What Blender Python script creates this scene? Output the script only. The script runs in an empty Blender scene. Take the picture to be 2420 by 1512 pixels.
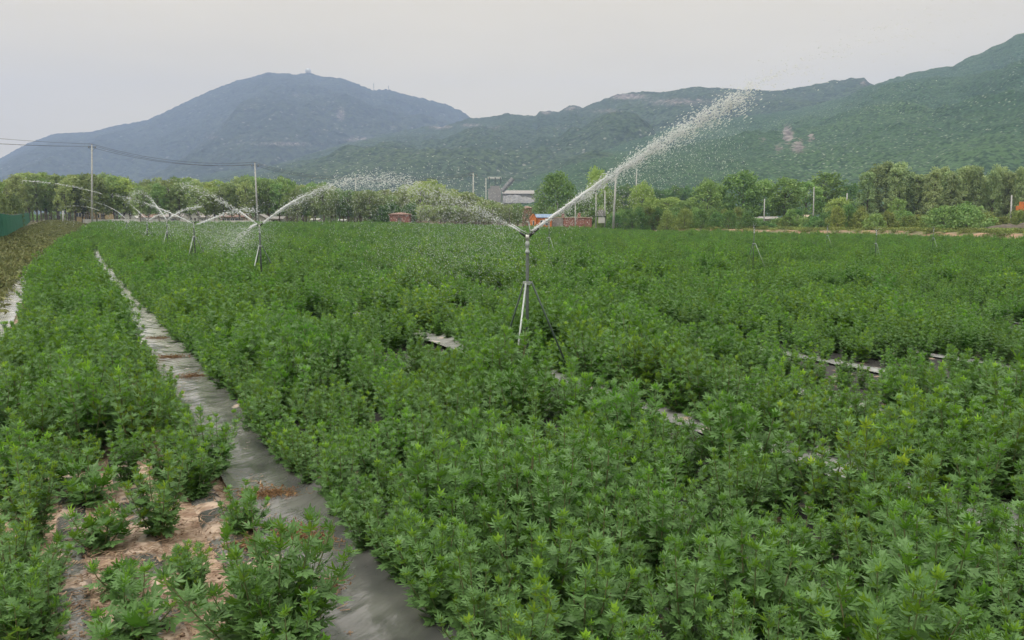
import bpy, math, random
import numpy as np
from mathutils import Vector, Matrix, Euler

R = math.radians
rnd = random.Random(7)
rng = np.random.default_rng(7)
S = bpy.context.scene
COL = S.collection

# ------------------------------------------------------------------ camera, sky, sun, exposure
CX, CY, F = 1209.5, 756.0, 1857.0          # measuring frame of the photograph (2419 x 1512)
PITCH = math.atan((756.0 - 515.5) / F)
CAMZ = 2.4
cp, sp = math.cos(PITCH), math.sin(PITCH)
cam_d = bpy.data.cameras.new('camera')
cam = bpy.data.objects.new('camera', cam_d)
COL.objects.link(cam)
cam.location = (0, 0, CAMZ)
cam.rotation_euler = (math.pi / 2 - PITCH, 0, 0)
cam_d.sensor_width = 36
cam_d.lens = 36 * F / 2419
cam_d.clip_start = 0.05
cam_d.clip_end = 40000
S.camera = cam
S.view_settings.view_transform = 'Standard'
S.view_settings.look = 'None'
S.view_settings.gamma = 1
S.view_settings.exposure = 0.0

SUN_EL, SUN_AZ = R(58), R(-125)
w = bpy.data.worlds.new('World')
S.world = w
w.use_nodes = True
nt = w.node_tree
nt.nodes.clear()
def N(nt, t, **k):
    n = nt.nodes.new(t)
    for a, b in k.items():
        setattr(n, a, b)
    return n
sky = N(nt, 'ShaderNodeTexSky', sky_type='NISHITA')
sky.sun_disc = False
sky.sun_elevation = SUN_EL
sky.sun_rotation = SUN_AZ
sky.dust_density = 3
tc = N(nt, 'ShaderNodeTexCoord')
sep = N(nt, 'ShaderNodeSeparateXYZ')
nt.links.new(tc.outputs['Generated'], sep.inputs[0])
ramp = N(nt, 'ShaderNodeValToRGB')          # overcast deck: brighter overhead than at the horizon
cr = ramp.color_ramp
cr.interpolation = 'EASE'
cr.elements[0].position = 0.0; cr.elements[0].color = (0.525, 0.445, 0.285, 1)
cr.elements[1].position = 1.0; cr.elements[1].color = (1.38, 1.34, 1.26, 1)
e = cr.elements.new(0.12); e.color = (0.515, 0.445, 0.300, 1)
e = cr.elements.new(0.30); e.color = (0.505, 0.445, 0.325, 1)
nt.links.new(sep.outputs[2], ramp.inputs[0])
cn = N(nt, 'ShaderNodeTexNoise'); cn.inputs['Scale'].default_value = 2.2; cn.inputs['Detail'].default_value = 3
mp = N(nt, 'ShaderNodeMapping'); mp.inputs['Scale'].default_value = (1, 1, 5)
nt.links.new(tc.outputs['Generated'], mp.inputs[0]); nt.links.new(mp.outputs[0], cn.inputs[0])
cm = N(nt, 'ShaderNodeMapRange'); cm.inputs[1].default_value = .3; cm.inputs[2].default_value = .7
cm.inputs[3].default_value = 18.5; cm.inputs[4].default_value = 20.8
nt.links.new(cn.outputs[0], cm.inputs[0])
vm = N(nt, 'ShaderNodeVectorMath', operation='SCALE')
nt.links.new(ramp.outputs[0], vm.inputs[0]); nt.links.new(cm.outputs[0], vm.inputs['Scale'])
mx = N(nt, 'ShaderNodeMix', data_type='RGBA'); mx.inputs[0].default_value = 0.96
nt.links.new(sky.outputs[0], mx.inputs[6]); nt.links.new(vm.outputs[0], mx.inputs[7])
bg = N(nt, 'ShaderNodeBackground'); bg.inputs[1].default_value = 0.10
out = N(nt, 'ShaderNodeOutputWorld')
nt.links.new(mx.outputs[2], bg.inputs[0]); nt.links.new(bg.outputs[0], out.inputs[0])

sd = bpy.data.lights.new('sun', 'SUN')
sd.energy = 1.5
sd.angle = R(10)
sd.color = (1, .95, .86)
sun = bpy.data.objects.new('sun', sd)
COL.objects.link(sun)
# direction towards the sun
sdir = Vector((math.sin(SUN_AZ) * math.cos(SUN_EL), math.cos(SUN_AZ) * math.cos(SUN_EL), math.sin(SUN_EL)))
sun.rotation_euler = sdir.to_track_quat('Z', 'Y').to_euler()
sun.location = sdir * 50
S.cycles.volume_bounces = 1
S.cycles.max_bounces = 6
S.cycles.diffuse_bounces = 2
S.cycles.transparent_max_bounces = 8

# ------------------------------------------------------------------ measuring helpers
def P(xd, yd, Y):
    a, b = (xd - CX) / F, -(yd - CY) / F
    dy = b * sp + cp
    dz = b * cp - sp
    s = Y / dy
    return np.array([a * s, Y, CAMZ + dz * s])
def GP(xd, yd, z=0.0):
    a, b = (xd - CX) / F, -(yd - CY) / F
    dy = b * sp + cp
    dz = b * cp - sp
    s = (z - CAMZ) / dz
    return np.array([a * s, dy * s, z])
def proj(x, y, z):
    d = y * cp - (z - CAMZ) * sp
    u = y * sp + (z - CAMZ) * cp
    return CX + F * x / d, CY - F * u / d
def ss(t):
    t = np.clip(t, 0, 1)
    return t * t * (3 - 2 * t)
TH = math.atan((CX - 145) / F * cp / 1.0 / (1.0))
RV = np.array([-math.sin(TH), math.cos(TH)])      # along the rows
NV = np.array([math.cos(TH), math.sin(TH)])       # across the rows
def bend(v):
    v = np.asarray(v, float)
    t = np.clip((v - 30) / 60, 0, 1.3)
    return 1.5 * t * t + np.clip(v - 108, 0, None) * 0.05
def uv2xy(u, v):
    uu = u + bend(v)
    return uu * NV[0] + v * RV[0], uu * NV[1] + v * RV[1]
def xy2uv(x, y):
    v = x * RV[0] + y * RV[1]
    return x * NV[0] + y * NV[1] - bend(v), v

# value noise
_T = np.random.default_rng(3).random((256, 256))
def vnoise(x, y):
    xi, yi = np.floor(x).astype(int), np.floor(y).astype(int)
    fx, fy = x - xi, y - yi
    fx, fy = fx * fx * (3 - 2 * fx), fy * fy * (3 - 2 * fy)
    a = _T[xi & 255, yi & 255]; b = _T[(xi + 1) & 255, yi & 255]
    c = _T[xi & 255, (yi + 1) & 255]; d = _T[(xi + 1) & 255, (yi + 1) & 255]
    return (a * (1 - fx) + b * fx) * (1 - fy) + (c * (1 - fx) + d * fx) * fy
def fbm(x, y, o=4, g=.5):
    x, y = np.asarray(x, float), np.asarray(y, float)
    s, a, t = 0, 1, 0
    for i in range(o):
        s = s + a * (vnoise(x, y) - .5); t += a; a *= g
        x, y = x * 2.03 + 17.1, y * 2.03 + 5.7
    return s / t * 2
def G(x, y):                                         # lie of the land
    x, y = np.asarray(x, float), np.asarray(y, float)
    g = -0.5 * ss((x - 2) / 24) * ss(y / 20)
    g = g + .75 * ss((y - 60) / 120) * (1 - ss((x + 35) / 45))
    u, v = xy2uv(x, y)
    g = g + .42 * ss((-u - 2.2) / 2.5) * ss((v - 6) / 20) + .35 * ss((-u - 4) / 4) * ss((v - 70) / 120)
    e_ = np.interp(x, EX, EY)
    g = g + .75 * ss((y - e_ - .5) / 7) * ss((x - 19) / 12) * (1 - ss((y - e_ - 90) / 60))
    return g
EX = [-400, -110, -30, 0, 25, 53, 63, 90, 200]
EY = [200, 185, 175, 158, 145, 118, 95, 60, 40]
def edge(x):
    return np.interp(x, EX, EY)

# ------------------------------------------------------------------ object helpers
def mesh(name, V, Fc, mats=(), smooth=False, attrs=None, midx=None):
    me = bpy.data.meshes.new(name)
    V = np.asarray(V, np.float32)
    if isinstance(Fc, np.ndarray):
        n, k = Fc.shape
        me.vertices.add(len(V)); me.vertices.foreach_set('co', V.ravel())
        me.loops.add(n * k); me.loops.foreach_set('vertex_index', Fc.astype(np.int32).ravel())
        me.polygons.add(n); me.polygons.foreach_set('loop_start', np.arange(0, n * k, k, dtype=np.int32))
        me.polygons.foreach_set('loop_total', np.full(n, k, np.int32))
        me.update(calc_edges=True)
    else:
        me.from_pydata([tuple(map(float, p)) for p in V], [], Fc)
        me.update()
    for m in mats:
        me.materials.append(m)
    if midx is not None:
        me.polygons.foreach_set('material_index', np.asarray(midx, np.int32))
    if smooth:
        me.polygons.foreach_set('use_smooth', np.ones(len(me.polygons), bool))
    for k, a in (attrs or {}).items():
        at = me.attributes.new(k, 'FLOAT', 'POINT')
        at.data.foreach_set('value', np.asarray(a, np.float32))
    me.validate()
    return me
def link(name, me, parent=None, loc=None):
    o = bpy.data.objects.new(name, me)
    COL.objects.link(o)
    if parent: o.parent = parent
    if loc is not None: o.location = [float(q) for q in loc]
    return o
def tag(o, label=None, cat=None, group=None, kind=None):
    if label: o['label'] = label
    if cat: o['category'] = cat
    if group: o['group'] = group
    if kind: o['kind'] = kind
    return o
def thing(name, label, cat, loc, group=None, rz=0, sc=1):
    o = bpy.data.objects.new(name, None)
    COL.objects.link(o)
    o.empty_display_size = .2
    o.location = [float(q) for q in loc]; o.rotation_euler = (0, 0, rz)
    o.scale = (sc, sc, sc) if not isinstance(sc, (tuple, list)) else sc
    return tag(o, label, cat, group)

class MB:
    """collects simple solids into one mesh"""
    def __init__(s): s.v = []; s.f = []
    def add(s, V, Fc):
        b = len(s.v); s.v += [tuple(map(float, p)) for p in V]; s.f += [[i + b for i in f] for f in Fc]
        return s
    def box(s, c, d, rz=0, bev=0):
        x, y, z = d[0] / 2, d[1] / 2, d[2] / 2
        V = [(a * x, b * y, e * z) for e in (-1, 1) for a, b in ((-1, -1), (1, -1), (1, 1), (-1, 1))]
        cr_, sr_ = math.cos(rz), math.sin(rz)
        V = [(c[0] + p[0] * cr_ - p[1] * sr_, c[1] + p[0] * sr_ + p[1] * cr_, c[2] + p[2]) for p in V]
        return s.add(V, [(3, 2, 1, 0), (4, 5, 6, 7), (0, 1, 5, 4), (1, 2, 6, 5), (2, 3, 7, 6), (3, 0, 4, 7)])
    def tube(s, pts, rad, n=8, cap=True):
        pts = [Vector([float(q) for q in p]) for p in pts]
        if not isinstance(rad, (list, tuple, np.ndarray)): rad = [rad] * len(pts)
        V, Fc = [], []
        t0 = (pts[1] - pts[0]).normalized()
        a = t0.orthogonal().normalized()
        for i, p in enumerate(pts):
            t = (pts[min(i + 1, len(pts) - 1)] - pts[max(i - 1, 0)]).normalized()
            a = (a - t * a.dot(t)).normalized(); b = t.cross(a)
            for k in range(n):
                q = 2 * math.pi * k / n
                V.append(p + (a * math.cos(q) + b * math.sin(q)) * rad[i])
        for i in range(len(pts) - 1):
            for k in range(n):
                Fc.append((i * n + k, i * n + (k + 1) % n, (i + 1) * n + (k + 1) % n, (i + 1) * n + k))
        if cap:
            Fc.append(tuple(range(n - 1, -1, -1))); Fc.append(tuple(range((len(pts) - 1) * n, len(pts) * n)))
        return s.add(V, Fc)
    def build(s, name, mat, parent=None, smooth=False, loc=None):
        return link(name, mesh(name, s.v, s.f, [mat], smooth), parent, loc)

# ------------------------------------------------------------------ materials
def mat(name, col=(.5, .5, .5), rough=.7, spec=.5, metal=0, noise=None, bump=None, coat=0):
    """noise=(scale, colour2, lo, hi) mixes a second colour; bump=(scale, strength, distance)"""
    m = bpy.data.materials.new(name); m.use_nodes = True
    t = m.node_tree; b = t.nodes['Principled BSDF']
    b.inputs['Base Color'].default_value = (*col, 1)
    b.inputs['Roughness'].default_value = rough
    b.inputs['Specular IOR Level'].default_value = spec
    b.inputs['Metallic'].default_value = metal
    b.inputs['Coat Weight'].default_value = coat
    tc = N(t, 'ShaderNodeTexCoord')
    if noise:
        n = N(t, 'ShaderNodeTexNoise'); n.inputs['Scale'].default_value = noise[0]; n.inputs['Detail'].default_value = 5
        t.links.new(tc.outputs['Object'], n.inputs[0])
        r = N(t, 'ShaderNodeMapRange'); r.inputs[1].default_value = noise[2]; r.inputs[2].default_value = noise[3]
        t.links.new(n.outputs[0], r.inputs[0])
        x = N(t, 'ShaderNodeMix', data_type='RGBA'); x.inputs[6].default_value = (*col, 1); x.inputs[7].default_value = (*noise[1], 1)
        t.links.new(r.outputs[0], x.inputs[0]); t.links.new(x.outputs[2], b.inputs['Base Color'])
    if bump:
        n = N(t, 'ShaderNodeTexNoise'); n.inputs['Scale'].default_value = bump[0]; n.inputs['Detail'].default_value = 6
        t.links.new(tc.outputs['Object'], n.inputs[0])
        q = N(t, 'ShaderNodeBump'); q.inputs['Strength'].default_value = bump[1]; q.inputs['Distance'].default_value = bump[2]
        t.links.new(n.outputs[0], q.inputs['Height']); t.links.new(q.outputs[0], b.inputs['Normal'])
    return m

def leaf_mat(name, c0, c1, under=None, rough=.5, trans=.3, var=.25, attr='tint', patchy=False, gloss=None):
    """c0 mature leaf, c1 young leaf, blended by the leaf's own 'tint'"""
    m = bpy.data.materials.new(name); m.use_nodes = True
    t = m.node_tree; b = t.nodes['Principled BSDF']
    at = N(t, 'ShaderNodeAttribute', attribute_name=attr)
    x = N(t, 'ShaderNodeMix', data_type='RGBA'); x.inputs[6].default_value = (*c0, 1); x.inputs[7].default_value = (*c1, 1)
    t.links.new(at.outputs['Fac'], x.inputs[0])
    oi = N(t, 'ShaderNodeObjectInfo')
    hs = N(t, 'ShaderNodeHueSaturation')
    r = N(t, 'ShaderNodeMapRange'); r.inputs[3].default_value = 1 - var; r.inputs[4].default_value = 1 + var
    t.links.new(oi.outputs['Random'], r.inputs[0]); t.links.new(r.outputs[0], hs.inputs['Value'])
    r2 = N(t, 'ShaderNodeMapRange'); r2.inputs[3].default_value = .485; r2.inputs[4].default_value = .515
    wn = N(t, 'ShaderNodeTexWhiteNoise', noise_dimensions='1D')
    t.links.new(oi.outputs['Random'], wn.inputs['W']); t.links.new(wn.outputs[0], r2.inputs[0]); t.links.new(r2.outputs[0], hs.inputs['Hue'])
    t.links.new(x.outputs[2], hs.inputs['Color'])
    colr = hs.outputs[0]
    if patchy:                                       # the crop is yellower in some patches, bluer in others
        ge_ = N(t, 'ShaderNodeNewGeometry'); pn = N(t, 'ShaderNodeTexNoise'); pn.inputs['Scale'].default_value = .42; pn.inputs['Detail'].default_value = 3
        t.links.new(ge_.outputs['Position'], pn.inputs[0])
        pr_ = N(t, 'ShaderNodeValToRGB'); pr_.color_ramp.elements[0].position = .36; pr_.color_ramp.elements[0].color = (.62, .76, .80, 1)
        pr_.color_ramp.elements[1].position = .66; pr_.color_ramp.elements[1].color = (1.0, .97, .72, 1)
        t.links.new(pn.outputs[0], pr_.inputs[0])
        pm = N(t, 'ShaderNodeMix', data_type='RGBA', blend_type='MULTIPLY'); pm.inputs[0].default_value = 1
        t.links.new(colr, pm.inputs[6]); t.links.new(pr_.outputs[0], pm.inputs[7]); colr = pm.outputs[2]
    if under:
        ge = N(t, 'ShaderNodeNewGeometry')
        y = N(t, 'ShaderNodeMix', data_type='RGBA'); y.inputs[7].default_value = (*under, 1)
        t.links.new(colr, y.inputs[6]); t.links.new(ge.outputs['Backfacing'], y.inputs[0]); colr = y.outputs[2]
    t.links.new(colr, b.inputs['Base Color'])
    b.inputs['Roughness'].default_value = rough
    b.inputs['Specular IOR Level'].default_value = .22
    if gloss: b.inputs['Specular IOR Level'].default_value, b.inputs['Roughness'].default_value = gloss
    tr = N(t, 'ShaderNodeBsdfTranslucent'); t.links.new(colr, tr.inputs[0])
    ms = N(t, 'ShaderNodeMixShader'); ms.inputs[0].default_value = trans
    t.links.new(b.outputs[0], ms.inputs[1]); t.links.new(tr.outputs[0], ms.inputs[2])
    t.links.new(ms.outputs[0], t.nodes['Material Output'].inputs[0])
    return m

M = {}
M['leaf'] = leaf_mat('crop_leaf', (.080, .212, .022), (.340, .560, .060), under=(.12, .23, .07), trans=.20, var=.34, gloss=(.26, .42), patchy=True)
M['stem'] = mat('crop_stem', (.10, .15, .05), .6, noise=(20, (.16, .14, .07), .4, .6))
M['weed'] = leaf_mat('weed_leaf', (.11, .13, .045), (.19, .20, .075), trans=.25, var=.35)
M['grassy'] = leaf_mat('wild_leaf', (.14, .20, .05), (.28, .32, .09), trans=.25, var=.35)
M['plantation'] = leaf_mat('plantation_leaf', (.23, .31, .11), (.38, .46, .18), trans=.3, var=.25)
M['darkleaf'] = leaf_mat('dark_leaf', (.09, .19, .055), (.19, .32, .09), trans=.25, var=.2)
M['midleaf'] = leaf_mat('mid_leaf', (.15, .27, .075), (.29, .42, .13), trans=.25, var=.2)
M['yellowleaf'] = leaf_mat('yellow_leaf', (.26, .36, .09), (.42, .52, .15), trans=.3, var=.15)
M['greyleaf'] = leaf_mat('grey_leaf', (.20, .285, .12), (.40, .49, .22), trans=.25, var=.2)
M['twigleaf'] = leaf_mat('twiggy_leaf', (.13, .19, .07), (.24, .31, .12), trans=.25, var=.2)
M['bark'] = mat('bark', (.20, .18, .14), .9, noise=(8, (.07, .06, .045), .4, .6), bump=(20, .5, .05))
M['concrete'] = mat('concrete', (.46, .46, .43), .85, noise=(3, (.36, .36, .34), .4, .65))
M['steel'] = mat('galvanised_steel', (.060, .080, .066), .6, noise=(30, (.04, .055, .045), .4, .65))
M['green_paint'] = mat('green_paint', (.035, .065, .045), .5, noise=(25, (.06, .085, .065), .4, .7))
M['pale_steel'] = mat('pale_steel', (.42, .46, .43), .4, metal=.3, noise=(30, (.32, .36, .33), .4, .65))
M['brass'] = mat('sprinkler_alloy', (.5, .5, .46), .4, metal=.4)
M['dark_metal'] = mat('dark_metal', (.05, .055, .05), .45, metal=.4)
M['fence'] = mat('fence_green', (.018, .115, .065), .6, noise=(2, (.03, .16, .095), .4, .65))
M['white_wall'] = mat('white_wall', (.62, .62, .58), .85, noise=(1.5, (.5, .48, .43), .45, .7))
M['ochre'] = mat('ochre_wall', (.42, .33, .17), .85, noise=(1.5, (.36, .26, .14), .45, .7))
M['grey_wall'] = mat('grey_wall', (.30, .29, .27), .9, noise=(1.5, (.24, .23, .21), .45, .7))
M['roof_red'] = mat('roof_tile', (.26, .15, .11), .85, noise=(3, (.20, .13, .10), .4, .6))
M['roof_grey'] = mat('roof_sheet', (.27, .26, .25), .7, noise=(2, (.30, .27, .24), .4, .6))
M['roof_blue'] = mat('roof_blue', (.12, .20, .32), .45, noise=(3, (.17, .25, .36), .4, .6))
M['roof_tan'] = mat('roof_tan', (.42, .34, .24), .8)
M['orange'] = mat('orange_board', (.62, .20, .045), .6, noise=(2, (.52, .15, .03), .45, .65))
M['window'] = mat('window_glass', (.05, .06, .07), .15)
M['frame'] = mat('window_frame', (.6, .58, .52), .6)
M['cable'] = mat('cable', (.06, .06, .065), .5)
M['porcelain'] = mat('insulator', (.25, .2, .17), .3)
M['earth'] = mat('dark_earth', (.085, .070, .055), .95, noise=(1.2, (.13, .11, .07), .4, .65), bump=(3, .8, .3))
M['rubble'] = mat('rubble', (.27, .27, .265), .95, noise=(.5, (.19, .19, .185), .4, .6), bump=(.6, 1, 1.0))
M['dry'] = mat('dried_vine', (.26, .15, .06), .8, noise=(40, (.14, .07, .03), .4, .6))
M['clod'] = mat('soil_clod', (.36, .25, .17), .95, noise=(7, (.19, .12, .08), .42, .6))
M['twig'] = mat('dry_twig', (.17, .11, .07), .85, noise=(9, (.34, .24, .15), .45, .6))

def brick_mat():
    m = bpy.data.materials.new('brick'); m.use_nodes = True
    t = m.node_tree; b = t.nodes['Principled BSDF']; b.inputs['Roughness'].default_value = .9
    tc = N(t, 'ShaderNodeTexCoord'); mp_ = N(t, 'ShaderNodeMapping'); mp_.inputs['Rotation'].default_value = (R(90), 0, 0)
    br = N(t, 'ShaderNodeTexBrick'); br.inputs['Scale'].default_value = 4
    br.inputs['Color1'].default_value = (.33, .13, .085, 1); br.inputs['Color2'].default_value = (.24, .085, .06, 1)
    br.inputs['Mortar'].default_value = (.34, .28, .24, 1); br.inputs['Mortar Size'].default_value = .02
    t.links.new(tc.outputs['Object'], mp_.inputs[0]); t.links.new(mp_.outputs[0], br.inputs[0])
    n = N(t, 'ShaderNodeTexNoise'); n.inputs['Scale'].default_value = 1.3; t.links.new(tc.outputs['Object'], n.inputs[0])
    x = N(t, 'ShaderNodeMix', data_type='RGBA', blend_type='MULTIPLY'); x.inputs[0].default_value = .5
    rp = N(t, 'ShaderNodeValToRGB'); rp.color_ramp.elements[0].color = (.6, .55, .5, 1); rp.color_ramp.elements[0].position = .35
    rp.color_ramp.elements[1].position = .65
    t.links.new(n.outputs[0], rp.inputs[0]); t.links.new(br.outputs[0], x.inputs[6]); t.links.new(rp.outputs[0], x.inputs[7])
    t.links.new(x.outputs[2], b.inputs['Base Color'])
    return m
M['brick'] = brick_mat()

def water_mat():
    m = bpy.data.materials.new('spray_water'); m.use_nodes = True
    t = m.node_tree; b = t.nodes['Principled BSDF']
    b.inputs['Base Color'].default_value = (.93, .95, .95, 1); b.inputs['Roughness'].default_value = .25
    b.inputs['IOR'].default_value = 1.33
    tr = N(t, 'ShaderNodeBsdfTranslucent'); tr.inputs[0].default_value = (.93, .95, .95, 1)
    ms = N(t, 'ShaderNodeMixShader'); ms.inputs[0].default_value = .45
    t.links.new(b.outputs[0], ms.inputs[1]); t.links.new(tr.outputs[0], ms.inputs[2])
    tp = N(t, 'ShaderNodeBsdfTransparent'); m3 = N(t, 'ShaderNodeMixShader'); m3.inputs[0].default_value = .22
    t.links.new(ms.outputs[0], m3.inputs[1]); t.links.new(tp.outputs[0], m3.inputs[2])
    t.links.new(m3.outputs[0], t.nodes['Material Output'].inputs[0])
    return m
M['water'] = water_mat()

def film_mat(name, soil_lo, soil_hi, bright=0.0):
    """black mulch film, dusty and wet, with sandy soil lying on it where the noise is high"""
    m = bpy.data.materials.new(name); m.use_nodes = True
    t = m.node_tree; b = t.nodes['Principled BSDF']
    geo = N(t, 'ShaderNodeNewGeometry')
    def noise(sc, det=5, scale3=None):
        n = N(t, 'ShaderNodeTexNoise'); n.inputs['Scale'].default_value = sc; n.inputs['Detail'].default_value = det
        if scale3:
            q = N(t, 'ShaderNodeMapping'); q.inputs['Scale'].default_value = scale3; q.inputs['Rotation'].default_value = (0, 0, -TH)
            q.vector_type = 'TEXTURE'
            t.links.new(geo.outputs['Position'], q.inputs[0]); t.links.new(q.outputs[0], n.inputs[0])
        else:
            t.links.new(geo.outputs['Position'], n.inputs[0])
        return n
    def rng_(n, a, b_, c=0, d=1):
        r = N(t, 'ShaderNodeMapRange'); r.inputs[1].default_value = a; r.inputs[2].default_value = b_
        r.inputs[3].default_value = c; r.inputs[4].default_value = d
        t.links.new(n, r.inputs[0]); return r.outputs[0]
    nd = noise(1.8, 6); nf = noise(14, 6); ns = noise(3.0, 7)
    # dust
    x = N(t, 'ShaderNodeMix', data_type='RGBA'); x.inputs[6].default_value = (.055 + bright, .057 + bright, .057 + bright, 1)
    x.inputs[7].default_value = (.175 + bright, .173 + bright, .16 + bright, 1)
    t.links.new(rng_(nd.outputs[0], .28, .78), x.inputs[0])
    soilc = N(t, 'ShaderNodeMix', data_type='RGBA'); soilc.inputs[6].default_value = (.46, .345, .255, 1); soilc.inputs[7].default_value = (.26, .17, .115, 1)
    t.links.new(rng_(nf.outputs[0], .45, .62), soilc.inputs[0])
    msk = rng_(ns.outputs[0], soil_lo, soil_hi)
    y = N(t, 'ShaderNodeMix', data_type='RGBA'); t.links.new(msk, y.inputs[0])
    t.links.new(x.outputs[2], y.inputs[6]); t.links.new(soilc.outputs[2], y.inputs[7])
    da = N(t, 'ShaderNodeAttribute', attribute_name='dry')  # 'dry' holds painted sky sheen: film colour pales with distance
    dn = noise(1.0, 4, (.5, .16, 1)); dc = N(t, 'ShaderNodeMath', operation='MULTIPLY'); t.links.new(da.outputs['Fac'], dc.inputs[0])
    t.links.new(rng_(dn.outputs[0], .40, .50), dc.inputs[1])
    yy_ = N(t, 'ShaderNodeMix', data_type='RGBA'); t.links.new(dc.outputs[0], yy_.inputs[0]); t.links.new(y.outputs[2], yy_.inputs[6]); yy_.inputs[7].default_value = (.58, .57, .53, 1)  # pale patches put in the colour for grazing sky reflection
    t.links.new(yy_.outputs[2], b.inputs['Base Color'])
    rr = N(t, 'ShaderNodeMapRange'); rr.inputs[3].default_value = .13; rr.inputs[4].default_value = .9
    t.links.new(msk, rr.inputs[0]); t.links.new(rr.outputs[0], b.inputs['Roughness'])
    b.inputs['IOR'].default_value = 1.95
    w1 = noise(1.0, 4, (.12, .9, 1)); w2 = noise(1.0, 3, (.14, .5, 1)); w3 = noise(60, 3)
    ad = N(t, 'ShaderNodeMath', operation='ADD'); t.links.new(w1.outputs[0], ad.inputs[0])
    mu = N(t, 'ShaderNodeMath', operation='MULTIPLY'); mu.inputs[1].default_value = 1.3; t.links.new(w2.outputs[0], mu.inputs[0]); t.links.new(mu.outputs[0], ad.inputs[1])
    ad2 = N(t, 'ShaderNodeMath', operation='MULTIPLY_ADD'); ad2.inputs[1].default_value = .06; t.links.new(w3.outputs[0], ad2.inputs[0]); t.links.new(ad.outputs[0], ad2.inputs[2])
    q = N(t, 'ShaderNodeBump'); q.inputs['Strength'].default_value = .34; q.inputs['Distance'].default_value = .03
    t.links.new(ad2.outputs[0], q.inputs['Height']); t.links.new(q.outputs[0], b.inputs['Normal'])
    return m
M['film'] = film_mat('mulch_film', .66, .74)
M['film_soil'] = film_mat('mulch_film_soiled', .50, .57)
M['film_pale'] = film_mat('mulch_film_pale', .60, .70, bright=.26)

def ground_mat():
    m = bpy.data.materials.new('ground_soil'); m.use_nodes = True
    t = m.node_tree; b = t.nodes['Principled BSDF']; b.inputs['Roughness'].default_value = .95
    geo = N(t, 'ShaderNodeNewGeometry')
    def noise(sc, det=6):
        n = N(t, 'ShaderNodeTexNoise'); n.inputs['Scale'].default_value = sc; n.inputs['Detail'].default_value = det
        t.links.new(geo.outputs['Position'], n.inputs[0]); return n
    def mixc(f, a, b_, ca=None, cb=None):
        x = N(t, 'ShaderNodeMix', data_type='RGBA'); t.links.new(f, x.inputs[0])
        if ca: x.inputs[6].default_value = (*ca, 1)
        else: t.links.new(a, x.inputs[6])
        if cb: x.inputs[7].default_value = (*cb, 1)
        else: t.links.new(b_, x.inputs[7])
        return x.outputs[2]
    def rg(o, a, b_):
        r = N(t, 'ShaderNodeMapRange'); r.inputs[1].default_value = a; r.inputs[2].default_value = b_; t.links.new(o, r.inputs[0]); return r.outputs[0]
    soil = mixc(rg(noise(9).outputs[0], .42, .62), None, None, (.46, .345, .255), (.26, .17, .115))
    grass = mixc(rg(noise(.35).outputs[0], .35, .65), None, None, (.075, .09, .035), (.15, .135, .075))
    wild = mixc(rg(noise(1.7).outputs[0], .55, .68), grass, None, None, (.30, .20, .125))
    at = N(t, 'ShaderNodeAttribute', attribute_name='field')
    st_ = N(t, 'ShaderNodeMapping'); st_.inputs['Scale'].default_value = (5, 34, 1); st_.inputs['Rotation'].default_value = (0, 0, .15)
    t.links.new(geo.outputs['Position'], st_.inputs[0]); sn = N(t, 'ShaderNodeTexNoise'); sn.inputs['Scale'].default_value = 1; sn.inputs['Detail'].default_value = 4
    sn.inputs['Distortion'].default_value = 1.2; t.links.new(st_.outputs[0], sn.inputs[0])
    soil = mixc(rg(sn.outputs[0], .54, .64), soil, None, None, (.15, .085, .05))
    a2 = N(t, 'ShaderNodeAttribute', attribute_name='bed')
    bedc_ = mixc(rg(noise(5).outputs[0], .60, .68), None, soil, (.035, .033, .030))
    soil = mixc(a2.outputs['Fac'], soil, bedc_)
    c = mixc(at.outputs['Fac'], wild, soil)
    t.links.new(c, b.inputs['Base Color'])
    q = N(t, 'ShaderNodeBump'); q.inputs['Strength'].default_value = .7; q.inputs['Distance'].default_value = .04
    t.links.new(noise(22).outputs[0], q.inputs['Height']); t.links.new(q.outputs[0], b.inputs['Normal'])
    return m
M['ground'] = ground_mat()
M['dirt'] = mat('track_dirt', (.30, .19, .12), .95, noise=(.6, (.15, .14, .07), .40, .56), bump=(2, .6, .15))

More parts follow.
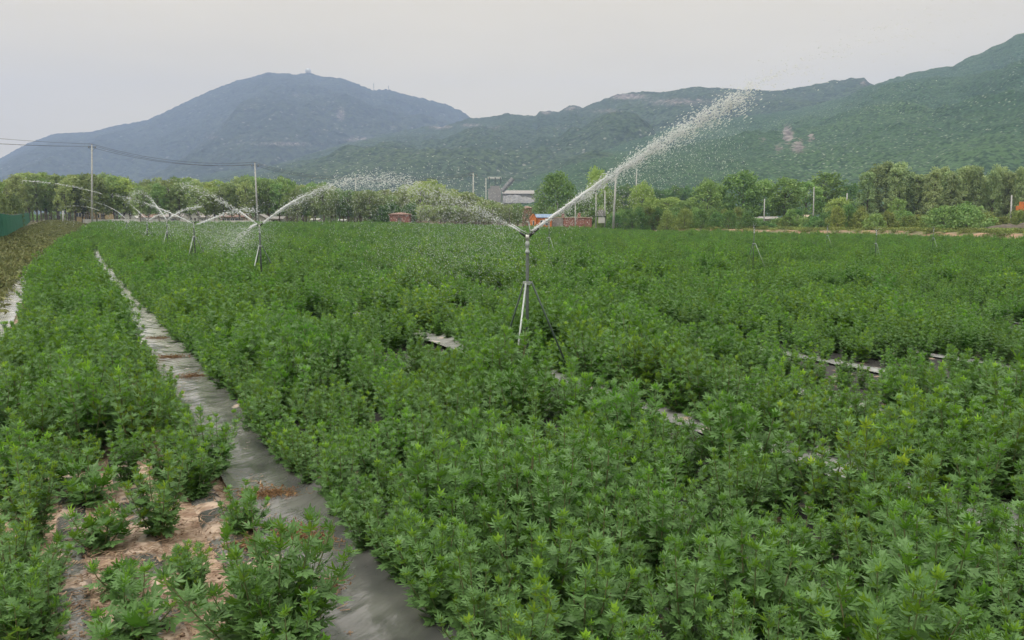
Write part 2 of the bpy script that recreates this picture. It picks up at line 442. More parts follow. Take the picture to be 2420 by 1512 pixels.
def hill_mat(name, g0, g1, rock, cell, rockamt):
    m = bpy.data.materials.new(name); m.use_nodes = True
    t = m.node_tree; b = t.nodes['Principled BSDF']; b.inputs['Roughness'].default_value = .95; b.inputs['Specular IOR Level'].default_value = .1
    geo = N(t, 'ShaderNodeNewGeometry')
    def noise(sc, det=6, dist=0):
        n = N(t, 'ShaderNodeTexNoise'); n.inputs['Scale'].default_value = sc; n.inputs['Detail'].default_value = det
        n.inputs['Distortion'].default_value = dist
        t.links.new(geo.outputs['Position'], n.inputs[0]); return n.outputs[0]
    def rg(o, a, b_, c=0, d=1):
        r = N(t, 'ShaderNodeMapRange'); r.inputs[1].default_value = a; r.inputs[2].default_value = b_
        r.inputs[3].default_value = c; r.inputs[4].default_value = d; t.links.new(o, r.inputs[0]); return r.outputs[0]
    def mixc(f, a, b_, ca=None, cb=None):
        x = N(t, 'ShaderNodeMix', data_type='RGBA'); t.links.new(f, x.inputs[0])
        if ca: x.inputs[6].default_value = (*ca, 1)
        else: t.links.new(a, x.inputs[6])
        if cb: x.inputs[7].default_value = (*cb, 1)
        else: t.links.new(b_, x.inputs[7])
        return x.outputs[2]
    big = rg(noise(.006, 4), .35, .65)
    c = mixc(big, None, None, g0, g1)
    tree = rg(noise(1.0 / cell * 1.1, 4), .45, .56)
    c = mixc(tree, c, None, None, tuple(q * .62 for q in g0))
    vo = N(t, 'ShaderNodeTexVoronoi'); vo.inputs['Scale'].default_value = 1.0 / cell
    t.links.new(geo.outputs['Position'], vo.inputs['Vector'])
    dot = rg(vo.outputs['Distance'], .34, .22)
    sc = N(t, 'ShaderNodeSeparateColor'); t.links.new(vo.outputs['Color'], sc.inputs[0])
    pick = rg(sc.outputs[0], 1 - rockamt, 1 - rockamt + .15)
    pat = rg(noise(.011, 4), .34, .56)
    mm = N(t, 'ShaderNodeMath', operation='MULTIPLY'); t.links.new(dot, mm.inputs[0]); t.links.new(pick, mm.inputs[1])
    m2 = N(t, 'ShaderNodeMath', operation='MULTIPLY'); t.links.new(mm.outputs[0], m2.inputs[0]); t.links.new(pat, m2.inputs[1])
    c = mixc(m2.outputs[0], c, None, None, rock)
    at = N(t, 'ShaderNodeAttribute', attribute_name='cliff')
    cn_ = noise(.06, 8, 3.5)
    ad = N(t, 'ShaderNodeMath', operation='MULTIPLY_ADD'); ad.inputs[1].default_value = .46; t.links.new(at.outputs['Fac'], ad.inputs[0]); t.links.new(cn_, ad.inputs[2])
    cm_ = rg(ad.outputs[0], .76, .88)
    rk = mixc(rg(noise(.09, 5), .4, .6), None, None, (.27, .24, .215), (.10, .09, .08))
    c = mixc(cm_, c, rk)
    t.links.new(c, b.inputs['Base Color'])
    q = N(t, 'ShaderNodeBump'); q.inputs['Strength'].default_value = 1; q.inputs['Distance'].default_value = 2.5
    t.links.new(noise(1.0 / cell * 1.2, 5), q.inputs['Height'])
    q2 = N(t, 'ShaderNodeBump'); q2.inputs['Strength'].default_value = .9; q2.inputs['Distance'].default_value = 22
    t.links.new(noise(.022, 5, .6), q2.inputs['Height']); t.links.new(q.outputs[0], q2.inputs['Normal']); t.links.new(q2.outputs[0], b.inputs['Normal'])
    return m

# ------------------------------------------------------------------ ground
az = np.concatenate([np.linspace(-180, -55, 40)[:-1], np.linspace(-55, 55, 561)[:-1], np.linspace(55, 180, 40)])
az = np.radians(az)
rr_ = np.concatenate([[0], np.geomspace(.6, 40, 150), np.geomspace(41, 3700, 120)])
A_, Rr = np.meshgrid(az, rr_)
X = Rr * np.sin(A_); Y = Rr * np.cos(A_)
Z = G(X, Y) + .02 * fbm(X * 3, Y * 3, 3) * (Rr < 60) + ss((Rr - 260) / 400) * 1.2 * fbm(X / 90, Y / 90, 3)
U, Vv = xy2uv(X, Y)
fieldm = ((U > -2.2) & (Y < edge(X) + 1)).astype(float) * np.where((Vv > 66) & (U < 12), 0.0, 1.0)
Z = Z - .06 * fieldm * (Rr > 30)
n0, n1 = X.shape
idx = np.arange(n0 * n1).reshape(n0, n1)
Q = np.stack([idx[:-1, :-1], idx[:-1, 1:], idx[1:, 1:], idx[1:, :-1]], -1).reshape(-1, 4)
gme = mesh('ground', np.stack([X, Y, Z], -1).reshape(-1, 3), Q[:, ::-1], [M['ground']], True, {'field': fieldm.ravel(), 'bed': (fieldm * (U > 1.3)).ravel()})
tag(link('ground', gme), kind='structure')

def sheet(name, u0, u1, v0, v1, material, dz=.012, wr=.007, sink=0, nu=14, hump=0.0, label=None, seed=0, group=None, cat='plastic film'):
    vs = [v0]
    while vs[-1] < v1:
        vs.append(vs[-1] + max(.05, vs[-1] * .012))
    vs = np.array(vs); us = np.linspace(0, 1, nu)
    VV, T = np.meshgrid(vs, us, indexing='ij')
    ed = .03 * fbm(VV * 1.5 + seed, T * 0 + seed, 3)
    UU = u0 + (u1 - u0) * T + ed * (2 * abs(T - .5))
    x, y = uv2xy(UU, VV)
    z = G(x, y) + dz + .028 * ss((VV - 12) / 40) + wr * fbm(UU * 9 + seed, VV * 2.2, 4) + wr * 1.2 * np.maximum(0, fbm(UU * 2.0 + 7, VV * 5.0 + seed, 3)) + hump * (abs(2 * T - 1) ** 3)
    z = np.maximum(z, G(x, y) + .03 * ss((VV - 12) / 40) + .001) - sink * abs(2 * T - 1) ** 4
    a, b = z.shape
    i = np.arange(a * b).reshape(a, b)
    q = np.stack([i[:-1, :-1], i[:-1, 1:], i[1:, 1:], i[1:, :-1]], -1).reshape(-1, 4)
    o = link(name, mesh(name, np.stack([x, y, z], -1).reshape(-1, 3), q, [material], True, {'dry': ss((VV - 8) / 14).ravel()}))  # 'dry' rises along the rows to paint the far film's sheen
    return tag(o, label, cat, group)
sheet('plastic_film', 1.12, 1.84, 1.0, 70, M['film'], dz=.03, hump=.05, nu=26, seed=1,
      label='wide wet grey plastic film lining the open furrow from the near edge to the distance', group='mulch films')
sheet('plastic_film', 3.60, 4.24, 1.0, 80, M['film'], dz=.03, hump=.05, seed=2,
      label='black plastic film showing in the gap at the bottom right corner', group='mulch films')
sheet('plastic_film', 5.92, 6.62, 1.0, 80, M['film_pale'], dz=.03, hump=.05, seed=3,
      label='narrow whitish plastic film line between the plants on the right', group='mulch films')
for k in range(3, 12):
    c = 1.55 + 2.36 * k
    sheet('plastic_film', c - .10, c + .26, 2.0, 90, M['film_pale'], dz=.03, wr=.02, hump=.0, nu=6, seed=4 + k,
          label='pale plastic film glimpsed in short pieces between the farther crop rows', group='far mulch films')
sheet('plastic_film', .78, 1.08, 1.5, 60, M['film_soil'], dz=.03, sink=.07, seed=21, group='soil covered films',
      label='narrow grey plastic film beside the open furrow, on the side of the bare soil')
sheet('plastic_film', .22, .52, 1.5, 40, M['film_soil'], dz=.03, sink=.07, seed=22, group='soil covered films',
      label='soil strewn plastic film running up the middle of the bare sandy patch')
sheet('plastic_film', -.22, .04, 1.5, 40, M['film_soil'], dz=.03, sink=.07, seed=23, group='soil covered films',
      label='soil strewn plastic film along the left border of the bare sandy patch')
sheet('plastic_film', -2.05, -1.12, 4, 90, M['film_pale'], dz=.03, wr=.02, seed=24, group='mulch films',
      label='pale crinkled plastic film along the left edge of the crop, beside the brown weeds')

# dirt track along the right far edge of the field
tx = np.linspace(-5, 120, 160); T2 = np.linspace(0, 1, 14)
TX, TT = np.meshgrid(tx, T2, indexing='ij')
TY = edge(TX) + 1.0 + TT * (9 + 3 * fbm(TX / 9, TX * 0, 2))
TZ = G(TX, TY) + .06 + .25 * np.sin(TT * math.pi) * (1 + .8 * fbm(TX / 2.5, TT * 4, 3))
a, b = TX.shape; i = np.arange(a * b).reshape(a, b)
q = np.stack([i[:-1, :-1], i[1:, :-1], i[1:, 1:], i[:-1, 1:]], -1).reshape(-1, 4)
tag(link('dirt_track', mesh('dirt_track', np.stack([TX, TY, TZ], -1).reshape(-1, 3), q, [M['dirt']], True)), kind='structure')

# ------------------------------------------------------------------ hills
def ridge(name, outline, D, D0, material, amp, cliffs, nx=900, nt=230, xr=(-200, 2650), spur=1.0, rough=3.0, seed=0, expo=1.0):
    xs = np.linspace(xr[0], xr[1], nx)
    ox, oy = zip(*outline)
    yr = np.interp(xs, ox, oy)
    Dr = D(xs); D00 = D0(xs)
    a, b_ = (xs - CX) / F, -(yr - CY) / F
    s = Dr / (b_ * sp + cp)
    Zr = CAMZ + (b_ * cp - sp) * s
    Xr = a * s
    t = np.concatenate([np.linspace(0, 1, nt), np.linspace(1.01, 1.25, 20)])
    TTt, XX = np.meshgrid(t, xs, indexing='ij')
    Yg = D00 + (Dr - D00) * TTt
    Xg = Xr / Dr * Yg
    front = np.clip(TTt, 0, 1) ** expo
    back = np.clip(TTt - 1, 0, 1)
    Zg = Zr * front * (1 - back * 1.6)
    win = np.sin(np.clip(TTt, 0, 1) * math.pi) ** .8
    L = amp * 5
    rid = 1 - np.abs(fbm(Xg / (L * 1.1) + seed, Yg / (L * 2.6) + seed, 5))
    Zg = Zg + win * amp * spur * (rid - .85) * 1.6 * (Zr / Zr.max())
    Zg = Zg + win * amp * .35 * fbm(Xg / (L * .25), Yg / (L * .3) + seed, 5) * (Zr / Zr.max())
    Zg = Zg + rough * fbm(Xg / 9 + seed, Yg / 22, 4) * np.clip(TTt * 6, 0, 1) * .7
    # step the terrain at the cliffs
    px, py = proj(Xg, Yg, Zg)
    cl = np.zeros_like(Zg)
    for (cx_, cy_, rx, ry, am) in cliffs:
        d = ((px - cx_) / rx) ** 2 + ((py - cy_) / ry) ** 2
        cl = np.maximum(cl, am * np.exp(-d * 1.1))
    cl[TTt > 1.02] = 0
    Zg = np.maximum(Zg, -3) - 2 * (TTt < .004)
    n0, n1 = Xg.shape
    idx = np.arange(n0 * n1).reshape(n0, n1)
    Q = np.stack([idx[:-1, :-1], idx[:-1, 1:], idx[1:, 1:], idx[1:, :-1]], -1).reshape(-1, 4)
    o = link(name, mesh(name, np.stack([Xg, Yg, Zg], -1).reshape(-1, 3), Q, [material], True, {'cliff': cl.ravel()}))
    return tag(o, kind='structure')

cst = lambda v: (lambda xs: np.full_like(xs, float(v)))
HM_far = hill_mat('mountain_green', (.038, .058, .034), (.060, .080, .042), (.22, .22, .20), 16, .20)
HM_mid = hill_mat('hill_green_mid', (.042, .072, .038), (.068, .102, .046), (.24, .24, .20), 8, .25)
HM_near = hill_mat('hill_green_near', (.044, .092, .042), (.072, .130, .052), (.24, .28, .21), 3.4, .42)
ridge('mountain', [(-400, 470), (-200, 452), (0, 375), (60, 341), (130, 315), (215, 312), (280, 296), (350, 283), (395, 262), (445, 238), (500, 213), (560, 190),
                   (600, 181), (632, 171), (660, 173), (700, 176), (728, 171), (760, 181), (805, 184), (840, 196), (880, 213), (915, 211), (950, 221),
                   (1000, 233), (1050, 245), (1090, 262), (1115, 280), (1200, 330), (1400, 400), (1700, 440)],
      cst(3300), cst(1500), HM_far, 150, [(805, 270, 14, 22, .9), (700, 225, 20, 10, .6), (745, 262, 16, 8, .55), (500, 325, 30, 10, .6), (590, 255, 12, 12, .55), (760, 310, 40, 10, .55),
                                         (890, 330, 110, 9, .95), (680, 340, 120, 7, .8), (930, 300, 20, 8, .6)], xr=(-400, 1700), rough=6, nx=900, seed=1.3)
ridge('hill_middle', [(300, 470), (450, 425), (560, 400), (680, 375), (800, 345), (900, 318), (980, 303), (1010, 298), (1040, 300), (1060, 294), (1110, 280), (1160, 276), (1200, 267), (1240, 273),
                      (1268, 272), (1275, 264), (1290, 262), (1320, 265), (1345, 250), (1360, 248), (1375, 254), (1400, 245), (1430, 232), (1470, 220), (1520, 217), (1560, 218), (1600, 210), (1650, 204),
                      (1720, 209), (1790, 213), (1850, 214), (1900, 204), (1960, 192), (2010, 185), (2042, 184), (2052, 196), (2100, 215), (2300, 240), (2700, 300)],
      lambda xs: np.interp(xs, [300, 1100, 1600, 2100, 2700], [2300, 2000, 1800, 1650, 1600]), cst(700), HM_mid, 105,
      [(1040, 300, 35, 7, 1), (1110, 296, 40, 6, .8), (1170, 300, 30, 6, .6), (1290, 266, 20, 6, .9), (1350, 256, 26, 7, .9), (1480, 228, 70, 9, 1.1), (1430, 262, 60, 8, .7),
       (1600, 240, 120, 14, .8), (1330, 300, 50, 6, .5), (1760, 232, 80, 8, .6), (2040, 195, 12, 9, .9), (1530, 285, 70, 6, .4), (1700, 224, 50, 6, .6)],
      xr=(300, 2700), rough=4.5, nx=1000, seed=4.1, expo=.9)
ridge('hill_right', [(1080, 470), (1200, 432), (1300, 392), (1400, 352), (1500, 326), (1600, 298), (1700, 282), (1780, 272), (1860, 262), (1940, 245), (2000, 226), (2050, 203), (2072, 197), (2130, 180),
                     (2180, 168), (2215, 162), (2250, 155), (2280, 140), (2310, 128), (2350, 108), (2375, 98), (2400, 82), (2419, 77), (2500, 50), (2700, 10)],
      lambda xs: np.interp(xs, [1080, 1600, 2100, 2700], [1150, 1350, 1400, 1200]), cst(420), HM_near, 62,
      [(1862, 318, 16, 30, 1.15), (1885, 345, 22, 22, 1.1), (1800, 330, 14, 14, .75), (1915, 325, 12, 22, .85), (1840, 350, 14, 18, .8)],
      xr=(1080, 2700), rough=4, nx=1000, nt=280, seed=7.7, expo=.95)
ridge('hill_spur', [(1500, 470), (1700, 440), (1790, 420), (1850, 398), (1900, 370), (1960, 345), (2050, 318), (2150, 285), (2250, 250), (2350, 215), (2419, 190), (2700, 110)],
      lambda xs: np.interp(xs, [1500, 2100, 2700], [700, 880, 900]), cst(380), HM_near, 34, [], xr=(1500, 2700), rough=3.5, nx=800, nt=200, seed=11.2, expo=.9)

# dome and masts on the summit
def on(xd, yd, Y): return P(xd, yd, Y)
p = P(728, 173, 3295)
t = thing('radar_dome', 'tiny pale dome on the summit of the blue mountain', 'dome', p - np.array([0, 0, 4]))
mb = MB(); V = []; Fc = []
for i in range(9):
    for k in range(16):
        th = i / 8 * 2.3; V.append((12 * math.sin(th) * math.cos(k / 16 * 6.283), 12 * math.sin(th) * math.sin(k / 16 * 6.283), 12 + 12 * math.cos(th)))
for i in range(8):
    for k in range(16):
        Fc.append((i * 16 + k, i * 16 + (k + 1) % 16, (i + 1) * 16 + (k + 1) % 16, (i + 1) * 16 + k))
mb.add(V, Fc); mb.build('shell', M['white_wall'], t, True)
MB().box((0, 0, 0), (14, 14, 10)).build('base', M['grey_wall'], t)
for xd, y0, y1, lb in ((883, 195, 214, 'taller thin radio mast on the right shoulder of the mountain'), (918, 202, 213, 'shorter thin radio mast on the small knoll of the mountain')):
    a0, a1 = P(xd, y1, 3280), P(xd, y0, 3280)
    mb = MB(); h = a1[2] - a0[2] + 6
    mb.tube([(0, 0, 0), (0, 0, h)], [1.1, .5], 6)
    for k in range(3): mb.box((0, 0, h * (.5 + .17 * k)), (4, 1, 1))
    o = mb.build('radio_mast', M['steel'], loc=a0 - np.array([0, 0, 6])); tag(o, lb, 'mast', 'radio masts on the mountain')

# ------------------------------------------------------------------ crop plants
def leaf_shape(kind, n=5):
    """returns list of polygons (2D) of one lobed leaf, unit length along +y"""
    polys = []
    def lobe(b, tip, wdt):
        b = np.array(b); tip = np.array(tip); d = tip - b; L = np.linalg.norm(d); d = d / L; n_ = np.array([-d[1], d[0]])
        if kind == 'full':
            pts = [b - n_ * wdt * .35, b + d * L * .38 - n_ * wdt * .62, b + d * L * .58 - n_ * wdt * 1.25, b + d * L * .66 - n_ * wdt * .62,
                   tip, b + d * L * .66 + n_ * wdt * .62, b + d * L * .58 + n_ * wdt * 1.25, b + d * L * .38 + n_ * wdt * .62, b + n_ * wdt * .35]
        else:
            pts = [b - n_ * wdt * .35, b + d * L * .5 - n_ * wdt, tip, b + d * L * .5 + n_ * wdt, b + n_ * wdt * .35]
        polys.append(pts)
    wd = .125 if kind != 'narrow' else .085
    lobe((0, .30), (0, 1.0), wd)
    lobe((0, .34), (.42, .80), wd * .85); lobe((0, .34), (-.42, .80), wd * .85)
    lobe((0, .20), (.40, .45), wd * .75); lobe((0, .20), (-.40, .45), wd * .75)
    polys.append([np.array((-.015, 0)), np.array((.015, 0)), np.array((.012, .4)), np.array((-.012, .4))])
    return polys
LS = {k: leaf_shape(k) for k in ('full', 'narrow')}

def make_plant(seed, h=.62, spread=.24, shoots=8, lsize=.105, kind='full'):
    r = random.Random(seed)
    V, Fc, TI = [], [], []
    st = MB()
    def leaf(p, azm, elev, L, tint, kd):
        # local frame: y along leaf, x across, z normal
        fw = Vector((math.cos(azm) * math.cos(elev), math.sin(azm) * math.cos(elev), math.sin(elev)))
        xx = Vector((-math.sin(azm), math.cos(azm), 0))
        xx = (xx + Vector((0, 0, r.uniform(-.35, .35)))).normalized()
        zz = xx.cross(fw).normalized(); xx = fw.cross(zz)
        droop = r.uniform(-.1, .9); fold = r.uniform(-.15, .55)
        for poly in LS[kd]:
            b = len(V)
            for q in poly:
                z = -droop * q[1] ** 2 * .6 + fold * abs(q[0]) + r.uniform(-.02, .02)
                V.append(p + (xx * q[0] + fw * q[1] + zz * z) * L); TI.append(tint)
            Fc.append(list(range(b, b + len(poly))))
    for s_ in range(shoots):
        a = s_ * 2.4 + r.uniform(-.4, .4)
        rad = spread * math.sqrt((s_ + .5) / shoots) * r.uniform(.75, 1.15)
        hh = h * r.choice((.62, .8, .92, 1.0, 1.12)) * r.uniform(.92, 1.08) * (1 - .25 * (rad / spread) ** 2 * r.uniform(.5, 1))
        top = Vector((rad * math.cos(a), rad * math.sin(a), hh))
        base = Vector((.15 * rad * math.cos(a), .15 * rad * math.sin(a), 0))
        mid = base.lerp(top, .5) + Vector((math.cos(a) * .03, math.sin(a) * .03, 0))
        def cv(t): return base * (1 - t) ** 2 + mid * 2 * t * (1 - t) + top * t * t
        st.tube([cv(0), cv(.35), cv(.7), cv(1)], [.006, .005, .004, .002], 5, False)
        g = r.uniform(0, 6.28)
        nn = max(6, int(hh / .021)); sh_t = r.uniform(-.15, .28)
        for k in range(nn):
            t = .10 + .90 * (k + .5) / nn
            g += 2.4 + r.uniform(-.3, .3)
            L = lsize * (1.05 - .45 * max(0, t - .55) / .45) * r.uniform(.75, 1.2)
            el = -.40 + 1.10 * t + r.uniform(-.45, .45)
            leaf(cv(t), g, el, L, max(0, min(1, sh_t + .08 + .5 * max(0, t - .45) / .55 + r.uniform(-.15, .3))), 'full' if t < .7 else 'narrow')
            if r.random() < .55 and t > .3:      # small axillary leaf
                leaf(cv(t), g + r.uniform(-.5, .5), el + .45, L * .5, r.uniform(.3, .8), 'narrow')
        for k in range(6):                        # growing tip
            g += 2.4 + r.uniform(-.5, .5)
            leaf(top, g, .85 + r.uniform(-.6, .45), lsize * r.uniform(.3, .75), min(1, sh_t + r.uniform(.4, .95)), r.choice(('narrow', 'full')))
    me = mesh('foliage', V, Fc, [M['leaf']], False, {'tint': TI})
    ms = mesh('stem', st.v, st.f, [M['stem']], True)
    return me, ms
VAR = [make_plant(11, .62, .28, 12, .112), make_plant(12, .56, .31, 13, .120), make_plant(13, .74, .24, 10, .105), make_plant(14, .49, .32, 13, .11),
       make_plant(15, .66, .27, 12, .125), make_plant(16, .58, .29, 13, .098)]
SMALL = [make_plant(31, .22, .20, 8, .13), make_plant(32, .28, .22, 8, .13), make_plant(33, .18, .16, 7, .12)]
BIG = make_plant(41, .78, .44, 20, .135)

rows = [.90, .46, .06, -.36, -.76]
k = 0
bedc = []
for k in range(0, 40):
    c = 1.55 + 2.36 * k
    bedc.append(c)
    rows += [c + (.27 if k else .36), c + .74, c + 1.17, c + (1.60 if k else 1.70)] + ([c + 2.02] if k == 0 else [])
prnd = random.Random(5)
plants = []
# hand-placed plants of the sparse near-left corner: (xd, yd of the base, variant, scale)
hand = [(640, 1580, 'B', 1.02, 'large bushy plant at the bottom edge, left of the furrow, with a tall central stem'),
        (572, 1262, 'N3', .70, 'rounded plant on the film edge beside the brown dried vines'),
        (378, 1268, 'N0', .92, 'tall leafy plant standing alone behind the bare brown soil'),
        (242, 1296, 'S0', 1.15, 'low plant lying on soil, left of the tall lone plant'),
        (205, 1190, 'S1', 1.25, 'yellowish small plant with sparse leaves above the bare patch'),
        (208, 1110, 'N3', .62, 'yellow green tufted plant beside the dark gap behind the bare patch'),
        (282, 1400, 'S2', 1.1, 'small isolated seedling on film in the bottom left soil'),
        (432, 1340, 'S2', .70, 'tiniest seedling on the bare brown soil'),
        (455, 1420, 'N4', .55, 'plant left of the big bottom plant, at the edge of the soil'),
        (310, 1520, 'S1', 1.2, 'small plant cut by the bottom edge on the grey film'),
        (80, 1290, 'N2', .85, 'tall plant near the left border with a pale upright shoot'),
        (60, 1190, 'N4', .95, 'leafy plant at the left border behind the pale upright shoot'),
        (50, 1560, 'N1', .82, 'bushy plant in the bottom left corner'),
        (20, 1400, 'N5', .85, 'plant against the left border above the bottom corner'),
        (505, 1130, 'N0', .95, 'plant leaning over the film edge with sharp outward leaves'),
        (30, 1215, 'N1', .95, 'leafy plant cut by the left border at mid height'), (110, 1395, 'N3', .66, 'plant on the left edge of the bare patch'),
        (25, 1500, 'N0', .95, 'plant at the left border just above the bottom corner'), (105, 1530, 'N2', .6, 'plant at the bottom edge beside the left plastic film'),
        (400, 1165, 'N5', .95, 'full plant right behind the tall lone plant'), (300, 1150, 'N2', .7, 'plant closing the back of the bare patch on the left'),
        (120, 1160, 'N3', .95, 'plant behind the pale upright shoot, second from the left border'), (462, 1180, 'N4', .80, 'plant between the film strip and the lone tall plant'),
        (690, 1640, 'N1', .90, 'plant leaning over the furrow film at the bottom edge')]
hand_xy = []
for xd, yd, kd, sc, lb in hand:
    if not lb: continue
    q = GP(xd, yd, 0)
    hand_xy.append((q[0], q[1], kd, sc, lb))
for u in rows + [1.22, 1.58]:
    v = (-1.0 if u not in (1.22, 1.58) else 66.0) + prnd.uniform(0, .3)
    while v < 215:
        v += .38 * prnd.uniform(.75, 1.25)
        uu = u + prnd.uniform(-.06, .06) - (.07 if abs(u - 1.91) < .01 and v < 9 else 0)
        x, y = uv2xy(uu, v)
        if y < .8 or y > edge(x) - .5: continue
        if abs(x) > y * 1.05 + 3: continue
        xd, yd = proj(x, y, 0.0)
        if u < 1.3 and (yd > 1090 and xd < 760): continue        # sparse corner is placed by hand
        # beds are a little thinner by the furrows, as in the photograph
        if prnd.random() < .045 and not (1.8 < u < 3.3 and v < 12): continue
        patch = float(fbm(x / 1.7 + 9, y / 1.7, 2)); p2 = float(fbm(x / 14, y / 14, 2))
        if patch < -.36 and prnd.random() < .6 and not (1.8 < u < 3.6 and v < 16): continue
        if 1.8 < u < 3.6 and v < 16: patch = max(patch, -.25)
        sc = prnd.choice((.78, .9, 1.0, 1.05, 1.22)) * prnd.uniform(.92, 1.08) * (1 + .52 * patch + .14 * p2)
        if u > 4.8 and abs(((u - 1.55) % 2.36) - 1.60) < .05: sc *= (.50 if v < 12.5 else .85) if u < 6.0 else .72
        kk = int((u - 1.55) // 2.36)
        if kk >= 1 and abs(((u - 1.55) % 2.36) - 1.60) < .05 and float(vnoise(np.array(v / 3.2 + kk * 7), np.array(kk * 3.3))) > ((.30 if 5.5 < v < 12.5 else .80) if kk == 1 else .64): continue
        if kk >= 1 and abs(((u - 1.55) % 2.36) - 1.17) < .08 and float(vnoise(np.array(v / 3.2 + kk * 7), np.array(kk * 3.3))) > ((.35 if 5.5 < v < 12.5 else .85) if kk == 1 else .6): sc *= .74
        if abs(u - 3.57) < .03 and prnd.random() < .12: continue
        if abs(u - .90) < .01 and v < 15: sc *= .80
        if -1.3 < u < .5 and v < 9.5: sc *= .88
        if abs(u - 1.91) < .01: sc = min(sc, .92) * (.92 if v < 15 else 1.05) if v > 9 else min(sc, .88)
        if abs(x - .23) < .9 and 9.6 < y < 11.4: sc = max(sc, 1.12)
        if abs(u - .90) < .01 and v < 15: sc = min(sc, .80)
        plants.append((x, y, prnd.randrange(6), prnd.uniform(0, 6.28), sc))
plants.sort(key=lambda q: q[0] ** 2 + q[1] ** 2)
def inview(x, y, z=.35, m=60):
    if y < .5: return False
    a, b = proj(x, y, z)
    return -m < a < 2419 + m and b < 1512 + 90
first = {}
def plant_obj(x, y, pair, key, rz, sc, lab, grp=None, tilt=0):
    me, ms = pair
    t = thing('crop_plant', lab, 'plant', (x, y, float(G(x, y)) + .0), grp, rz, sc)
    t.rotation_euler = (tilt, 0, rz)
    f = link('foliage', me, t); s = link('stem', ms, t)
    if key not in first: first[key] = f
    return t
for x, y, kd, sc, lb in hand_xy:
    pair = BIG if kd == 'B' else SMALL[int(kd[1])] if kd[0] == 'S' else VAR[int(kd[1])]
    plant_obj(x, y, pair, kd, rnd.uniform(0, 6.28), sc, lb)
near, far = [], []
for q in plants:
    (near if inview(q[0], q[1]) and len(near) < 284 else far).append(q)
for x, y, vi, rz, sc in near:
    u, v = xy2uv(x, y)
    if u < 1.4: lab, grp = 'deep green lobed plant in the bed left of the open furrow', 'crop plants left of the furrow'
    elif u < 3.7: lab, grp = 'dense leafy plant in the bed directly right of the open furrow', 'crop plants right of the furrow'
    elif u < 6.1: lab, grp = 'leafy plant between the bottom right film and the whitish film line', 'crop plants of the second bed'
    else: lab, grp = 'leafy plant in the beds beyond the whitish film line, at the right', 'crop plants at the right'
    plant_obj(x, y, VAR[vi], vi, rz, sc, lab, grp, rnd.uniform(-.06, .06))

def scatter(name, pts, protos, label, cat):
    """pts: (x, y, z, variant, rz, scale) instanced on the vertices of one mesh"""
    pts = np.array(pts, float)
    me = bpy.data.meshes.new(name)
    me.vertices.add(len(pts)); me.vertices.foreach_set('co', pts[:, :3].astype(np.float32).ravel())
    a = me.attributes.new('idx', 'INT', 'POINT'); a.data.foreach_set('value', pts[:, 3].astype(np.int32))
    a = me.attributes.new('rot', 'FLOAT_VECTOR', 'POINT')
    rv = np.zeros((len(pts), 3), np.float32); rv[:, 2] = pts[:, 4]
    rv[:, 0] = rng.uniform(-.08, .08, len(pts)); a.data.foreach_set('vector', rv.ravel())
    a = me.attributes.new('scl', 'FLOAT', 'POINT'); a.data.foreach_set('value', pts[:, 5].astype(np.float32))
    o = link(name, me)
    ng = bpy.data.node_groups.new(name + '_nodes', 'GeometryNodeTree')
    ng.interface.new_socket('Geometry', in_out='INPUT', socket_type='NodeSocketGeometry')
    ng.interface.new_socket('Geometry', in_out='OUTPUT', socket_type='NodeSocketGeometry')
    gi = N(ng, 'NodeGroupInput'); go = N(ng, 'NodeGroupOutput')
    jn = N(ng, 'GeometryNodeJoinGeometry')
    for pr in protos:
        oi = N(ng, 'GeometryNodeObjectInfo'); oi.inputs['Object'].default_value = pr; oi.inputs['As Instance'].default_value = True
        oi.transform_space = 'ORIGINAL'
        ng.links.new(oi.outputs['Geometry'], jn.inputs[0])
    ip = N(ng, 'GeometryNodeInstanceOnPoints')
    ip.inputs['Pick Instance'].default_value = True
    ng.links.new(gi.outputs[0], ip.inputs['Points']); ng.links.new(jn.outputs[0], ip.inputs['Instance'])
    for nm, ty, sk in (('idx', 'INT', 'Instance Index'), ('rot', 'FLOAT_VECTOR', 'Rotation'), ('scl', 'FLOAT', 'Scale')):
        na = N(ng, 'GeometryNodeInputNamedAttribute', data_type=ty); na.inputs[0].default_value = nm
        ng.links.new(na.outputs[0], ip.inputs[sk])
    ng.links.new(ip.outputs[0], go.inputs[0])
    md = o.modifiers.new('scatter', 'NODES'); md.node_group = ng
    return tag(o, label, cat, kind='stuff')
scatter('crop_canopy', [(x, y, float(G(x, y)) - (.02 if y > 20 else 0), vi, rz, sc) for x, y, vi, rz, sc in far], [first[i] for i in range(6)],
        'unbroken green canopy of the farther crop rows across the field', 'crop')

